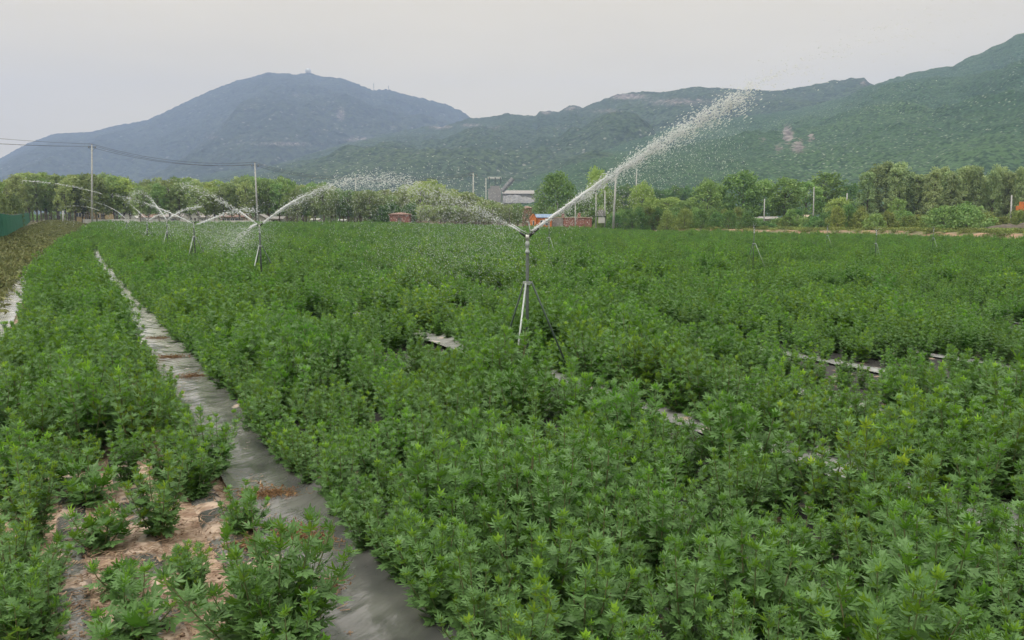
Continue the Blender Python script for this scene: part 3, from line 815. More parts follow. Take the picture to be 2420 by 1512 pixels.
# ------------------------------------------------------------------ trees, shrubs, weeds
def make_tree(seed, crown0=.35, width=.42, clumps=46, per=80, leaf=.022, shape='round', leafmat='plantation', trunk=.016, gap=.075, bent=0):
    r = random.Random(seed); g = np.random.default_rng(seed)
    tr = MB()
    bx, by = r.uniform(-.03, .03), r.uniform(-.03, .03)
    def axis(t): return Vector((bx * math.sin(t * 3), by * math.sin(t * 2.3), t))
    tr.tube([axis(t) for t in np.linspace(-.02, .88, 9)], [trunk * (1.15 - t) for t in np.linspace(0, .9, 9)], 7, False)
    cen = []
    for k in range(clumps):
        t = crown0 + (1 - crown0) * ((k + r.random()) / clumps) ** .9
        s_ = (t - crown0) / (1 - crown0)
        if shape == 'round': wv = math.sqrt(max(0.02, 1 - (2 * s_ - .85) ** 2 / 1.35))
        elif shape == 'poplar': wv = .55 + .45 * math.sin(math.pi * min(1, s_ * 1.1 + .1))
        elif shape == 'fan': wv = .35 + .8 * s_ if s_ < .75 else .95 * math.sqrt(max(.05, (1.02 - s_) / .27))
        else: wv = math.sqrt(max(0.02, 1 - s_ ** 2))
        a = k * 2.4 + r.uniform(-.6, .6)
        rad = width * .5 * wv * math.sqrt(r.uniform(.12, 1.0)) * r.uniform(.85, 1.15)
        cen.append(Vector((math.cos(a) * rad, math.sin(a) * rad, t * r.uniform(.97, 1.02))))
    for c in cen[::2]:
        t0 = max(crown0 * .7, c.z - r.uniform(.12, .25))
        b0 = axis(min(.85, t0))
        m_ = b0.lerp(c, .55) + Vector((0, 0, .02))
        tr.tube([b0, m_, c], [trunk * .36, trunk * .22, trunk * .08], 4, False)
    V, TI = [], []
    n = per
    for c in cen:
        ct = r.uniform(0, .55); rad = gap * r.uniform(.7, 1.3)
        pts = g.normal(0, 1, (n, 3)); pts /= np.linalg.norm(pts, axis=1)[:, None]
        pts *= (rad * g.random(n) ** .45)[:, None] * np.array([1, 1, .8])
        pts += np.array(c)
        a1 = g.normal(0, 1, (n, 3)); a1 /= np.linalg.norm(a1, axis=1)[:, None]
        a2 = np.cross(a1, g.normal(0, 1, (n, 3))); a2 /= np.linalg.norm(a2, axis=1)[:, None]
        L = leaf * g.uniform(.6, 1.3, n)[:, None]
        q = np.stack([pts - a1 * L, pts - a2 * L * .45, pts + a1 * L, pts + a2 * L * .45], 1)
        V.append(q.reshape(-1, 3)); TI.append(np.repeat(np.clip(ct + g.uniform(0, .45, n), 0, 1), 4))
    V = np.concatenate(V); TI = np.concatenate(TI)
    cm = mesh('crown', V, np.arange(len(V)).reshape(-1, 4), [M[leafmat]], False, {'tint': TI})
    tm = mesh('trunk', tr.v, tr.f, [M['bark']], True)
    return tm, cm
def recolor(pair, m):
    c = pair[1].copy(); c.materials[0] = M[m]; return pair[0], c
def tree(x, y, h, pair, name, label, cat='tree', group=None, wsc=1.0, z=None):
    t = thing(name, label, cat, (x, y, float(G(x, y)) if z is None else z), group, rnd.uniform(0, 6.28), (h * wsc, h * wsc, h))
    link('trunk', pair[0], t); link('crown', pair[1], t)
    return t
PL = [make_tree(100 + i, .28, .56, 60, 46, .024, 'round' if i % 2 else 'fan', 'plantation') for i in range(6)]
PLY = [recolor(PL[i], 'yellowleaf') for i in range(2)]
PLM = [recolor(PL[i], 'midleaf') for i in range(2, 5)]
RD = [make_tree(120 + i, .12, .85, 60, 85, .026, 'round', 'darkleaf', gap=.12) for i in range(3)]
RDM = [recolor(p_, 'midleaf') for p_ in RD]
RDY = [recolor(p_, 'yellowleaf') for p_ in RD]
PO = [make_tree(140 + i, .12, .30, 60, 75, .017, 'poplar', 'greyleaf', gap=.055) for i in range(4)]
SH = [make_tree(160 + i, .05, 1.5, 50, 60, .045, 'shrub', 'midleaf', trunk=.03, gap=.2) for i in range(3)]
SHD = [recolor(p_, 'darkleaf') for p_ in SH]
SHG = [recolor(p_, 'grassy') for p_ in SH]
SHT = [recolor(p_, 'twigleaf') for p_ in SH]
TW = [make_tree(170 + i, .2, .9, 40, 22, .024, 'fan', 'twigleaf', gap=.13) for i in range(2)]
TWB = make_tree(173, .12, 1.0, 60, 26, .02, 'fan', 'twigleaf', gap=.15)

topx = [0, 60, 100, 150, 190, 215, 250, 290, 330, 370, 410, 440, 470, 510, 560, 620, 660, 700, 730, 765, 800, 860, 940, 1000, 1030, 1060, 1110, 1160, 1230]
topy = [428, 416, 405, 412, 418, 410, 412, 416, 428, 424, 427, 418, 424, 432, 424, 416, 418, 428, 440, 430, 446, 450, 448, 424, 426, 446, 455, 470, 482]
trr = random.Random(9)
for row, (D, step) in enumerate(((188, 22), (202, 23), (218, 24), (236, 26))):
    xd = 40 + row * 9
    while xd < (1235 if row else 1150):
        Dd = D + trr.uniform(-4, 4)
        X_ = (xd - CX) / F * Dd / cp * 1.0
        top = np.interp(xd, topx, topy) + trr.uniform(-3, 14) + (3 - row) * 1.5
        g0 = float(G(X_, Dd)); zt = P(xd, top, Dd)[2]
        h = max(4, zt - g0)
        if not (row == 0 and (905 < xd < 985)) and not (row == 1 and (170 < xd < 255 or 280 < xd < 505 or 515 < xd < 675)):
            if 230 < xd < 330 or 480 < xd < 540 or 975 < xd < 1050 or 70 < xd < 130: pr = PLY[trr.randrange(2)] if trr.random() < .6 else PL[trr.randrange(6)]
            elif 600 < xd < 700: pr = PLM[trr.randrange(3)]
            else: pr = PL[trr.randrange(6)] if trr.random() < .75 else PLM[trr.randrange(3)]
            tree(X_, Dd, h, pr, 'plantation_tree', 'slender trunked tree of the planted grove behind the left half of the field', 'tree', 'planted grove trees',
                 wsc=trr.uniform(.85, 1.15) * (1.0 if h > 8 else 1.25))
        xd += step * trr.uniform(.7, 1.3)

def put(xd, ytop, D, pair, name, label, cat='tree', group=None, wpx=None, nat=.85, ybase=None):
    """tree whose top stands at the measured height; wpx = crown width in the photo"""
    X_ = (xd - CX) / F * D / cp
    g0 = float(G(X_, D))
    h = P(xd, ytop, D)[2] - g0
    ws = (wpx / F * D) / (h * nat) if wpx else 1
    return tree(X_, D, h, pair, name, label, cat, group, wsc=ws)
put(1312, 413, 180, RD[0], 'broadleaf_tree', 'big dark green tree with a rounded crown behind the orange hut', wpx=95)
put(1280, 440, 186, TW[0], 'broadleaf_tree', 'thin leaved brownish tree leaning on the left of the big dark tree', wpx=60, nat=.9)
put(1404, 402, 186, RDY[1], 'broadleaf_tree', 'yellow green tree crossed by the main water jet', wpx=66)
put(1385, 470, 176, RD[2], 'broadleaf_tree', 'low dark tree right behind the brick wall building', wpx=90)
put(1345, 478, 176, SHD[0], 'shrub', 'dark shrub behind the roof of the brick wall building', 'shrub', wpx=80, nat=1.5)
put(1432, 460, 182, RDM[1], 'broadleaf_tree', 'green tree behind the transformer platform', wpx=80)
put(1512, 436, 158, RDY[2], 'broadleaf_tree', 'light green tree with lumpy crown right of the leaning concrete pole', wpx=66)
put(1572, 470, 178, RDY[0], 'broadleaf_tree', 'pale green low tree in the thicket behind the field edge', wpx=110)
put(1612, 478, 170, RDM[0], 'broadleaf_tree', 'soft green low tree beside the forked crown tree', wpx=80)
put(1662, 430, 165, RDM[2], 'broadleaf_tree', 'mid green tree with a forked crown left of the broad dark tree', wpx=84)
put(1742, 412, 172, RD[1], 'broadleaf_tree', 'broad dark tree, tallest of the thicket right of the centre', wpx=120)
put(1792, 430, 176, RDM[1], 'broadleaf_tree', 'tree at the right shoulder of the broad dark tree', wpx=80)
put(1845, 424, 170, PLM[0], 'broadleaf_tree', 'dark trunked tree standing above the white sheds', wpx=80, nat=.46)
put(1890, 432, 176, PLM[1], 'broadleaf_tree', 'narrow tree between the white sheds and the tan roof', wpx=66, nat=.46)
put(1935, 412, 180, PLM[2], 'broadleaf_tree', 'tall open crowned tree above the tan roofed shed', wpx=80, nat=.46)
put(1968, 470, 160, RDY[1], 'broadleaf_tree', 'rounded light green low tree left of the short pole', wpx=70)
put(1992, 440, 215, RD[0], 'broadleaf_tree', 'distant dark tree seen left of the poplar belt', wpx=70)
for i, xd in enumerate(range(1430, 1700, 24)):
    put(xd + trr.uniform(-8, 8), 446 + trr.uniform(-6, 12), 300, RD[i % 3], 'broadleaf_tree', 'far bluish dark tree in the line behind the thicket', group='far tree line', wpx=60)
for i, xd in enumerate(range(1000, 1300, 26)):
    put(xd, 489 + trr.uniform(-6, 8), 290, RDM[i % 3], 'broadleaf_tree', 'low far tree in the line below the quarry', group='tree line below the quarry', wpx=50)
# poplar belt
for i, (xd, yt) in enumerate([(2030, 408), (2050, 394), (2076, 382), (2098, 396), (2104, 386), (2122, 404), (2142, 412)]):
    put(xd, yt, 168 + 4 * (i % 3), PO[i % 4], 'poplar_tree', 'tall feathery poplar at the left end of the poplar belt', group='tall poplars', wpx=56, nat=.36)
for i in range(34):
    xd = 2150 + i * 9.5
    yt = 408 + 7 * math.sin(i * .9) + trr.uniform(-7, 7) - (12 if xd > 2385 else 0) - (8 if 2240 < xd < 2290 else 0)
    put(xd, yt, 165 + trr.uniform(-8, 12), PO[trr.randrange(4)], 'poplar_tree', 'grey green poplar in the close belt at the right', group='poplar belt trees', wpx=42, nat=.36)
# shrubs in front of the trees
for i in range(46):
    xd = 1425 + i * 13.2 + trr.uniform(-5, 5)
    yt = 500 + 8 * math.sin(i * .7) + trr.uniform(-9, 7)
    if 1745 < xd < 1850 or 1880 < xd < 1925: yt += 16
    D_ = 152 + trr.uniform(-5, 8) - (xd - 1425) * .028
    put(xd, yt, D_, (SHD, SH, SHD, SHG)[trr.randrange(4)][trr.randrange(3)],
        'shrub', 'wild shrub in the hedge line between the dirt track and the trees', 'shrub', 'hedge line shrubs', wpx=44, nat=1.4)
for i in range(34):
    xd = 2020 + i * 12.5 + trr.uniform(-5, 5)
    yt = 506 + 8 * math.sin(i * .8) + trr.uniform(-7, 7)
    put(xd, yt, 128 + trr.uniform(-6, 12), (SHG, SH, SHG, SHT)[trr.randrange(4)][trr.randrange(3)],
        'shrub', 'yellowish wild shrub on the rough ground before the poplar belt', 'shrub', 'rough ground shrubs', wpx=48, nat=1.4)
put(2215, 490, 116, SH[0], 'willow_bush', 'broad green bush, left half of the big bush pair on rough ground', 'bush', wpx=100, nat=1.45)
put(2268, 487, 118, SH[1], 'willow_bush', 'broad green bush, right half of the big bush pair on rough ground', 'bush', wpx=105, nat=1.45)
put(2105, 472, 140, RDM[0], 'shrub', 'pale round bush in front of the tall poplars', 'bush', wpx=46)
for xd, yt, wp, pr, lb in ((895, 487, 60, SHD[0], 'dark bush left of the small brick hut'), (930, 484, 60, SHD[1], 'dark bush behind the small brick hut'),
                           (975, 484, 60, SHD[2], 'dark bush arching over the right of the small brick hut')):
    put(xd, yt, 186, pr, 'shrub', lb, 'bush', wpx=wp, nat=1.4)
for xd, yt, wp, k, lb in ((1165, 478, 70, 0, 'sparse brownish tree nearest the tall thin pole in the centre'), (1205, 482, 70, 1, 'sparse brownish tree left of the orange hut'),
                          (1240, 492, 50, 0, 'small bare twigged tree touching the orange hut')):
    put(xd, yt, 176, TW[k], 'sparse_tree', lb, wpx=wp, nat=.9)
# left edge, behind the fence
for xd, yt, D, pr, wp, lb in ((-8, 412, 110, PLM[0], 60, 'green tree cut by the left border above the fence'), (18, 462, 105, SHT[0], 70, 'brownish bush rising behind the green fence'),
                              (50, 470, 112, SHT[1], 50, 'brownish bush at the far end of the green fence'), (-20, 455, 85, SHT[2], 70, 'brown bush cut by the left border behind the fence')):
    put(xd, yt, D, pr, 'tree' if pr is PLM[0] else 'bush', lb, 'tree' if pr is PLM[0] else 'bush', wpx=wp, nat=.46 if pr is PLM[0] else 1.4)

for i in range(58):
    xd = 45 + i * 20.5 + trr.uniform(-6, 6)
    put(xd, 502 + trr.uniform(-7, 8), 275 + trr.uniform(-6, 6), (SHG, SHT, SH)[trr.randrange(3)][trr.randrange(3)], 'shrub',
        'low scrub seen between the trunks under the grove', 'shrub', 'scrub under the grove', wpx=34, nat=1.4)
# weeds: one mesh kind instanced
def weed_proto(seed, m):
    g = np.random.default_rng(seed); n = 260
    b = g.normal(0, .12, (n, 2)); h = g.uniform(.03, .32, n)
    c = np.stack([b[:, 0] * (1 + h * 1.6), b[:, 1] * (1 + h * 1.6), h], -1)
    a1 = g.normal(0, 1, (n, 3)); a1[:, 2] = np.abs(a1[:, 2]); a1 /= np.linalg.norm(a1, axis=1)[:, None]
    a2 = np.cross(a1, g.normal(0, 1, (n, 3))); a2 /= np.linalg.norm(a2, axis=1)[:, None]
    L = g.uniform(.03, .07, n)[:, None]
    q = np.stack([c - a1 * L, c - a2 * L * .35, c + a1 * L, c + a2 * L * .35], 1).reshape(-1, 3)
    return mesh('weed', q, np.arange(len(q)).reshape(-1, 4), [m], False, {'tint': np.repeat(g.random(n), 4)})
wrn = np.random.default_rng(21)
wp = []
for _ in range(9000):
    v = wrn.uniform(12, 190); u = -2.0 - wrn.random() ** 1.1 * (2.6 + v * .02)
    x, y = uv2xy(u, v)
    wp.append((x, y, float(G(x, y)), wrn.integers(0, 3), wrn.uniform(0, 6.28), wrn.uniform(.7, 2.0)))
protos = []
pls = [(-2.9, 16.0, 'left'), (-3.4, 18.0, 'x'), (-2.6, 20.0, 'y')]
for i, (u, v, _) in enumerate(pls):
    x, y = uv2xy(u, v)
    o = link('weed_clump', weed_proto(50 + i, M['weed']), loc=(x, y, float(G(x, y))))
    tag(o, 'brown green weed clump beside the pale film at the left border', 'weed', 'weed clumps by the film')
    protos.append(o)
scatter('weeds', wp, protos, 'brownish green weeds covering the strip between the crop and the green fence', 'weeds')
wp = []
for _ in range(9000):
    xd = wrn.uniform(1380, 2560); x0 = None
    D = wrn.uniform(80, 190); x = (xd - CX) / F * D
    e_ = float(edge(x))
    if D < e_ + 3 or D > e_ + 60: continue
    if D < e_ + 10 and wrn.random() < .6: continue
    wp.append((x, D, float(G(x, D)), wrn.integers(0, 3), wrn.uniform(0, 6.28), wrn.uniform(.9, 2.6)))
wo = []
for i in range(3):
    x = 66 + i * 3.0; y = float(edge(x)) + 9
    o = link('grass_clump', weed_proto(60 + i, M['grassy']), loc=(x, y, float(G(x, y)))); o.scale = (2, 2, 2)
    tag(o, 'dry grass clump by the dirt track at the far right', 'grass clump', 'grass clumps by the track')
    wo.append(o)
scatter('wild_grass', wp, wo, 'rough dry grass and weeds between the dirt track and the hedge line', 'grass')

# dark earth bank at far right
def mound(name, x0, x1, y0, wd, hgt, m, label, cat, seed, nx=60, ny=20):
    xs = np.linspace(x0, x1, nx); ts = np.linspace(-1, 1, ny)
    A, B = np.meshgrid(xs, ts, indexing='ij')
    e = np.sin((A - x0) / (x1 - x0) * math.pi) ** .5
    yy = y0 + B * wd
    h = hgt * e * (1 - B ** 2) ** .8 * (1 + .55 * fbm(A / 1.6 + seed, yy / 1.6, 4)) if True else 0
    zz = G(A, yy) + np.maximum(h, 0) - .05
    i = np.arange(nx * ny).reshape(nx, ny)
    q = np.stack([i[:-1, :-1], i[1:, :-1], i[1:, 1:], i[:-1, 1:]], -1).reshape(-1, 4)
    o = link(name, mesh(name, np.stack([A, yy, zz], -1).reshape(-1, 3), q, [m], True))
    return tag(o, label, cat)
mound('earth_bank', 66, 100, 114, 3.0, 1.7, M['earth'], 'dark brown heap of earth at the far right before the poplar belt', 'earth bank', 3)

# ------------------------------------------------------------------ sprinklers
def make_sprinkler(x, y, label, rz=0, jets=True, thick=1.0, group='tripod sprinklers'):
    z = float(G(x, y))
    t = thing('sprinkler', label, 'sprinkler', (x, y, z), group, rz)
    ringz, top = 1.46, 2.16
    MB().tube([(0, 0, 0), (0, 0, 1.9)], .025 * thick, 12).build('riser_pipe', M['steel'], t, True)
    # threaded neck and swivel
    mb = MB()
    mb.tube([(0, 0, 1.885), (0, 0, 1.9), (0, 0, 1.93), (0, 0, 1.945), (0, 0, 1.98), (0, 0, 2.0), (0, 0, 2.05), (0, 0, 2.06), (0, 0, 2.1), (0, 0, 2.12)],
            [.029 * thick, .034, .034, .022, .022, .032, .032, .024, .024, .03], 12)
    mb.build('swivel_neck', M['pale_steel'], t, True)
    mb = MB(); mb.tube([(0, 0, ringz - .03), (0, 0, ringz + .02)], .045 * thick, 12)
    for k in range(3):
        a = k * 2.094 + .35
        mb.box((.055 * math.cos(a), .055 * math.sin(a), ringz), (.05, .016, .04), a)
    mb.build('collar', M['pale_steel'], t, False)
    for k in range(3):
        a = k * 2.094 - 1.88
        c, s_ = math.cos(a), math.sin(a)
        MB().tube([(.07 * c, .07 * s_, ringz), (.70 * c, .70 * s_, 0.0)], .014 * thick, 8).build('leg', M['pale_steel'] if k == 0 else M['green_paint'], t, True)
    return t
def head(t, jets, right=1):
    """impact head: body, long range nozzle to +x, short nozzle to -x, rocker arm"""
    mb = MB(); mb.tube([(0, 0, 2.08), (0, 0, 2.16)], [.03, .036], 12)
    h = mb.build('head', M['brass'], t, True)
    MB().tube([(.01, 0, 2.13), (.09, 0, 2.20), (.165, 0, 2.255)], [.024, .021, .014], 10).build('main_nozzle', M['dark_metal'], h, True)
    MB().tube([(-.01, 0, 2.13), (-.07, 0, 2.17), (-.12, 0, 2.205)], [.022, .018, .012], 10).build('rear_nozzle', M['dark_metal'], h, True)
    mb = MB(); mb.tube([(.02, .03, 2.17), (-.09, .03, 2.225), (-.235, .03, 2.315)], [.008, .008, .011], 8)
    mb.tube([(.05, .03, 2.17), (.03, .03, 2.25), (.02, .03, 2.34), (-.01, .03, 2.355)], [.008, .009, .008, .006], 8)
    mb.build('rocker_arm', M['pale_steel'], h, True)
SP = []
for xd, D, lb in ((1246, 11.5, 'tall tripod sprinkler in the centre, nearest the camera, throwing the big jet'),
                  (613, 27.2, 'tripod sprinkler left of centre under the second concrete pole'),
                  (458, 42.0, 'third tripod sprinkler of the left line, legs half lost in mist'),
                  (394.5, 57.0, 'fourth sprinkler of the left line with a steep jet'),
                  (348, 73.0, 'fifth small sprinkler at the far end of the left line'),
                  (300, 96.0, 'faint farthest sprinkler before the white houses')):
    X_ = (xd - CX) / F * D / cp
    q = P(xd, 540, D)
    t = make_sprinkler(q[0], D, lb, thick=1 if D < 20 else 1.3)
    head(t, True); SP.append((q[0], D, float(G(q[0], D))))
for xd, D, lb in ((1297, 39, 'idle tripod sprinkler in line with the right end of the orange hut'), (1782, 34, 'idle tripod sprinkler below the white sheds at right'),
                  (2071, 43, 'idle tripod sprinkler between the tall poplars and the field plants'), (2206, 58, 'idle sprinkler below the big bush pair'),
                  (1955, 66, 'faint idle sprinkler close to the dirt track under the tan roof')):
    q = P(xd, 540, D)
    t = make_sprinkler(q[0], D, lb, thick=.62, rz=.5 + (xd % 7) * .3, group='idle sprinklers')
    head(t, False)

# water
OCT_F = np.array([(0, 2, 4), (2, 1, 4), (1, 3, 4), (3, 0, 4), (2, 0, 5), (1, 2, 5), (3, 1, 5), (0, 3, 5)])
def drops(name, C, Rd, Dr, label, group=None, extra=None, parent=None, kind=None, cat='water jet'):
    """C centres, Rd radii, Dr direction (stretched along)"""
    C = np.asarray(C, float); Rd = np.asarray(Rd, float); Dr = np.asarray(Dr, float)
    Dr = Dr / np.linalg.norm(Dr, axis=1)[:, None]
    a = np.cross(Dr, np.array([0.13, .2, 1.0])); a /= np.linalg.norm(a, axis=1)[:, None]
    b = np.cross(Dr, a)
    r = Rd[:, None]; st = rng.uniform(1.2, 4.5, len(C))[:, None]
    V = np.stack([C + a * r, C - a * r, C + b * r, C - b * r, C + Dr * r * st, C - Dr * r * st], 1).reshape(-1, 3)
    Fc = (OCT_F[None] + (np.arange(len(C)) * 6)[:, None, None]).reshape(-1, 3)
    if extra is not None:
        ev, ef = extra
        Fc = np.concatenate([Fc, ef + len(V)]); V = np.concatenate([V, ev])
    o = link(name, mesh(name, V, Fc, [M['water']], True))
    return tag(o, label, cat, group, kind)
def core(path, rad):
    """ragged continuous stream along the path, triangles"""
    path = np.asarray(path); n = len(path); k = 8
    lump_ = 1 + (.55 * fbm(np.arange(n) * .9 + rng.random() * 90, np.zeros(n), 2)) * np.clip(np.arange(n) / 12, 0, 1)
    V = []
    for i in range(n):
        tdir = path[min(i + 1, n - 1)] - path[max(i - 1, 0)]; tdir /= np.linalg.norm(tdir)
        a = np.cross(tdir, [0.1, .1, 1]); a /= np.linalg.norm(a); b = np.cross(tdir, a)
        for j in range(k):
            q = j / k * 6.283
            rr = rad[i] * lump_[i] * (1 + .7 * (rng.random() - .5) * (1 if i > 3 else .2))
            V.append(path[i] + (a * math.cos(q) + b * math.sin(q)) * rr)
    F_ = []
    for i in range(n - 1):
        for j in range(k):
            a0, a1, b0, b1 = i * k + j, i * k + (j + 1) % k, (i + 1) * k + j, (i + 1) * k + (j + 1) % k
            F_ += [(a0, a1, b1), (a0, b1, b0)]
    return np.array(V), np.array(F_)
def path3(pts, D0, D1, n):
    """smooth path through measured points, at depths D0..D1"""
    pts = np.array(pts, float)
    d = np.concatenate([[0], np.cumsum(np.linalg.norm(np.diff(pts, axis=0), axis=1))]); d /= d[-1]
    co = np.polyfit(d, pts[:, 0], min(3, len(pts) - 1)); co2 = np.polyfit(d, pts[:, 1], min(3, len(pts) - 1))
    s = np.linspace(0, 1, n)
    xs = np.polyval(co, s); ys = np.polyval(co2, s)
    off = pts[0] - np.array([xs[0], ys[0]]); xs += off[0] * (1 - s); ys += off[1] * (1 - s)
    return np.array([P(a, b, D0 + (D1 - D0) * q) for a, b, q in zip(xs, ys, s)])
def jet(pts, D0, D1, label, w0, w1, n, r0, r1, solid=.35, fall=0.0, taper=1.0, down=0.0, grp='water jets', nfall=0, clump=.3):
    pa = path3(pts, D0, D1, 240)
    L = len(pa)
    s = rng.random(n) ** taper
    i = np.clip((s * (L - 2)).astype(int), 0, L - 2)
    base = pa[i] + (pa[i + 1] - pa[i]) * rng.random(n)[:, None]
    dr = pa[i + 1] - pa[i]
    wdt = w0 + (w1 - w0) * s ** 1.3
    # pulses of the impact arm: droplets bunch along the path
    off = rng.normal(0, 1, (n, 3)) * np.abs(rng.normal(0, 1, n))[:, None] ** .7 * wdt[:, None] * .42
    off[:, 2] -= down * s * rng.random(n) * 1.0
    lump = (np.sin(s * 90 + np.sin(s * 37) * 2) > -.2) | (s < .2)
    off *= np.where(lump, 1.0, 1.7)[:, None]
    C = base + off
    Rd = (r0 + (r1 - r0) * s) * rng.uniform(.4, 1.3, n)
    if nfall:
        s2 = rng.uniform(.15, 1, nfall); j = np.clip((s2 * (L - 2)).astype(int), 0, L - 2)
        c2 = pa[j] + rng.normal(0, 1, (nfall, 3)) * .35 * wdt.mean()
        c2[:, 2] -= rng.random(nfall) ** 1.5 * fall * (s2 + .15)
        C = np.concatenate([C, c2]); Rd = np.concatenate([Rd, rng.uniform(.35, .9, nfall) * r1 * .7])
        dr = np.concatenate([dr, np.tile([[.3, 0, -1.0]], (nfall, 1))])
    m = int(L * solid)
    if m < 6: return drops('water_drops', C, Rd, dr, label, None, kind='stuff', cat='water drops')
    rad = np.array([w0 * .45 + (w1 - w0) * .16 * (q / L) for q in range(m)]) * np.array([1 - .75 * max(0, (q / m - .6) / .4) for q in range(m)])
    return drops('water_jet', C, Rd, dr, label, grp, core(pa[:m], rad))
D1_ = 11.5
jet([(1258, 545), (1320, 501), (1400, 440), (1500, 371), (1600, 302), (1700, 242), (1770, 206)], D1_, 12.2,
    'thick white jet shooting up right from the nearest sprinkler', .034, .16, 8000, .0040, .0060, solid=.36, fall=1.1, nfall=3000, down=.22)
jet([(1770, 206), (1880, 150), (1990, 108), (2080, 65), (2200, 35), (2340, 15)], 12.2, 12.8,
    'scattered droplets against the sky beyond the end of the big jet', .24, .60, 620, .0065, .0055, solid=.0, down=.3, taper=1.7)
jet([(1229, 547), (1180, 515), (1120, 488), (1060, 462), (1000, 440), (960, 432)], D1_, 13.5,
    'thin fine jet spraying up left from the nearest sprinkler', .014, .34, 1100, .0035, .005, solid=.10, fall=.6, nfall=900, down=.2)
jet([(622, 527), (660, 500), (700, 472), (732, 457), (770, 437), (810, 425), (860, 415), (930, 418), (990, 430)], 27.2, 27.6,
    'long arching jet to the right of the second sprinkler, breaking into a droplet cloud', .06, .46, 3000, .0075, .009, solid=.3, fall=1.2, nfall=1500, down=.35)
jet([(990, 430), (1060, 452), (1120, 480), (1170, 515), (1200, 560)], 27.6, 28,
    'falling curtain of droplets at the end of the long arching jet', 1.0, 1.3, 700, .008, .007, solid=.0, down=.7)
jet([(607, 529), (570, 500), (530, 475), (490, 451), (450, 432), (420, 424)], 27.2, 30,
    'thin jet rising left from the second sprinkler past the pole', .025, .30, 750, .009, .011, solid=.25, down=.3)
jet([(606, 530), (585, 540), (560, 556), (540, 572)], 27.2, 26.0, 'short downward spray left of the second sprinkler', .05, .5, 500, .008, .008, solid=.25, down=.3)
jet([(456, 528), (420, 510), (370, 490), (310, 468), (262, 457)], 42, 46, 'long flat jet to the left of the third sprinkler', .035, .12, 420, .011, .013, solid=.6, down=.15)
jet([(464, 530), (500, 517), (540, 500), (580, 492), (610, 494)], 42, 44, 'short curved jet to the right of the third sprinkler', .05, .30, 450, .014, .016, solid=.4, down=.2)
jet([(393, 518), (375, 494), (357, 470), (346, 458), (330, 445), (312, 452), (300, 470)], 57, 59, 'steep jet with a curled white head above the fourth sprinkler', .04, .28, 520, .013, .017, solid=.4, down=.5)
jet([(398, 518), (420, 503), (450, 492), (480, 488)], 57, 59, 'faint curved jet to the right of the fourth sprinkler', .06, .2, 300, .018, .018, solid=.5)
jet([(349, 519), (325, 498), (305, 480), (290, 470)], 73, 76, 'thin rising jet over the white tent shaped building', .04, .13, 180, .015, .015, solid=.6)
jet([(352, 519), (375, 508), (400, 498)], 73, 75, 'faint low jet right of the fifth sprinkler', .06, .15, 200, .02, .02, solid=.6)
jet([(300, 520), (275, 500), (250, 484), (222, 478), (190, 470)], 96, 99, 'pale jet crossing the first concrete pole low down', .045, .15, 170, .016, .018, solid=.5)
jet([(240, 458), (200, 447), (150, 437), (100, 430), (52, 428)], 100, 96, 'flat dotted string of droplets high at the left', .08, .26, 340, .022, .026, solid=.0)
jet([(235, 498), (200, 488), (160, 487), (130, 492)], 105, 104, 'faint low arc of water over the ochre building', .04, .15, 120, .016, .018, solid=.3)

def mist(label, c, r, n, size):
    C = rng.normal(0, 1, (n, 3)) * np.array(r) * .55 + np.array(c)
    keep = C[:, 2] > .5
    C = C[keep]
    g = drops('water_mist', C, size * rng.uniform(.4, 1.0, len(C)), np.tile([[.4, 0, -1.0]], (len(C), 1)), label, None, kind='stuff', cat='mist')
    return g
q = P(1090, 575, 14); mist('fine mist drifting left of the nearest sprinkler', q, (2.0, 2.2, .8), 9000, .0032)
q = P(555, 560, 27.5); mist('fine mist below the second sprinkler', q, (1.3, 2.0, .6), 5500, .0052)
q = P(430, 538, 50); mist('fine mist around the third and fourth sprinklers', q, (3.0, 4.0, .8), 3000, .009)
q = P(330, 520, 80); mist('fine mist by the farthest sprinklers before the white houses', q, (5.5, 6.0, 1.0), 1500, .014)
q = P(880, 480, 27.8); mist('veil of drops hanging under the arch of the long jet', q, (5.5, 1.2, 1.0), 3000, .0065)

# ------------------------------------------------------------------ poles and wires
def pole(xd, yt, D, lb, xb=None, rad=.16, arm=1, hide=False, group='concrete poles'):
    pt = P(xd, yt, D); xb_ = P(xb if xb else xd, 530, D)[0]
    g0 = float(G(xb_, D)); h = pt[2] - g0
    t = thing('utility_pole', lb, 'pole', (xb_, D, g0), group)
    lean = pt[0] - xb_
    MB().tube([(0, 0, -.3), (lean * .5, 0, h * .5), (lean, 0, h)], [rad * 1.15, rad * .92, rad * .7], 10).build('shaft', M['concrete'], t, True)
    if arm:
        a = MB(); a.box((lean, 0, h - .55), (1.7, .1, .1), 0)
        a.tube([(lean - .7, 0, h - .6), (lean, 0, h - 1.3)], .025, 5); a.tube([(lean + .7, 0, h - .6), (lean, 0, h - 1.3)], .025, 5)
        a.build('crossarm', M['steel'], t)
        for dx, dz in ((-.75, -.5), (.75, -.5), (0, 0)):
            MB().tube([(lean + dx, 0, h + dz), (lean + dx, 0, h + dz + .1), (lean + dx, 0, h + dz + .16), (lean + dx, 0, h + dz + .26)], [.05, .09, .06, .08], 8).build('insulator', M['porcelain'], t, True)
    return [(xb_ + lean + dx, D, g0 + h + dz + .26) for dx, dz in ((-.75, -.5), (.75, -.5), (0, 0))]
pA = pole(217, 343, 172, 'tall concrete pole at the left, above the ochre building', rad=.20)
pB = pole(602, 386, 176, 'tall concrete pole behind the second sprinkler', xb=609, rad=.20)
pC = pole(840, 420, 225, 'pole top showing above the grove behind the droplet cloud', rad=.2)
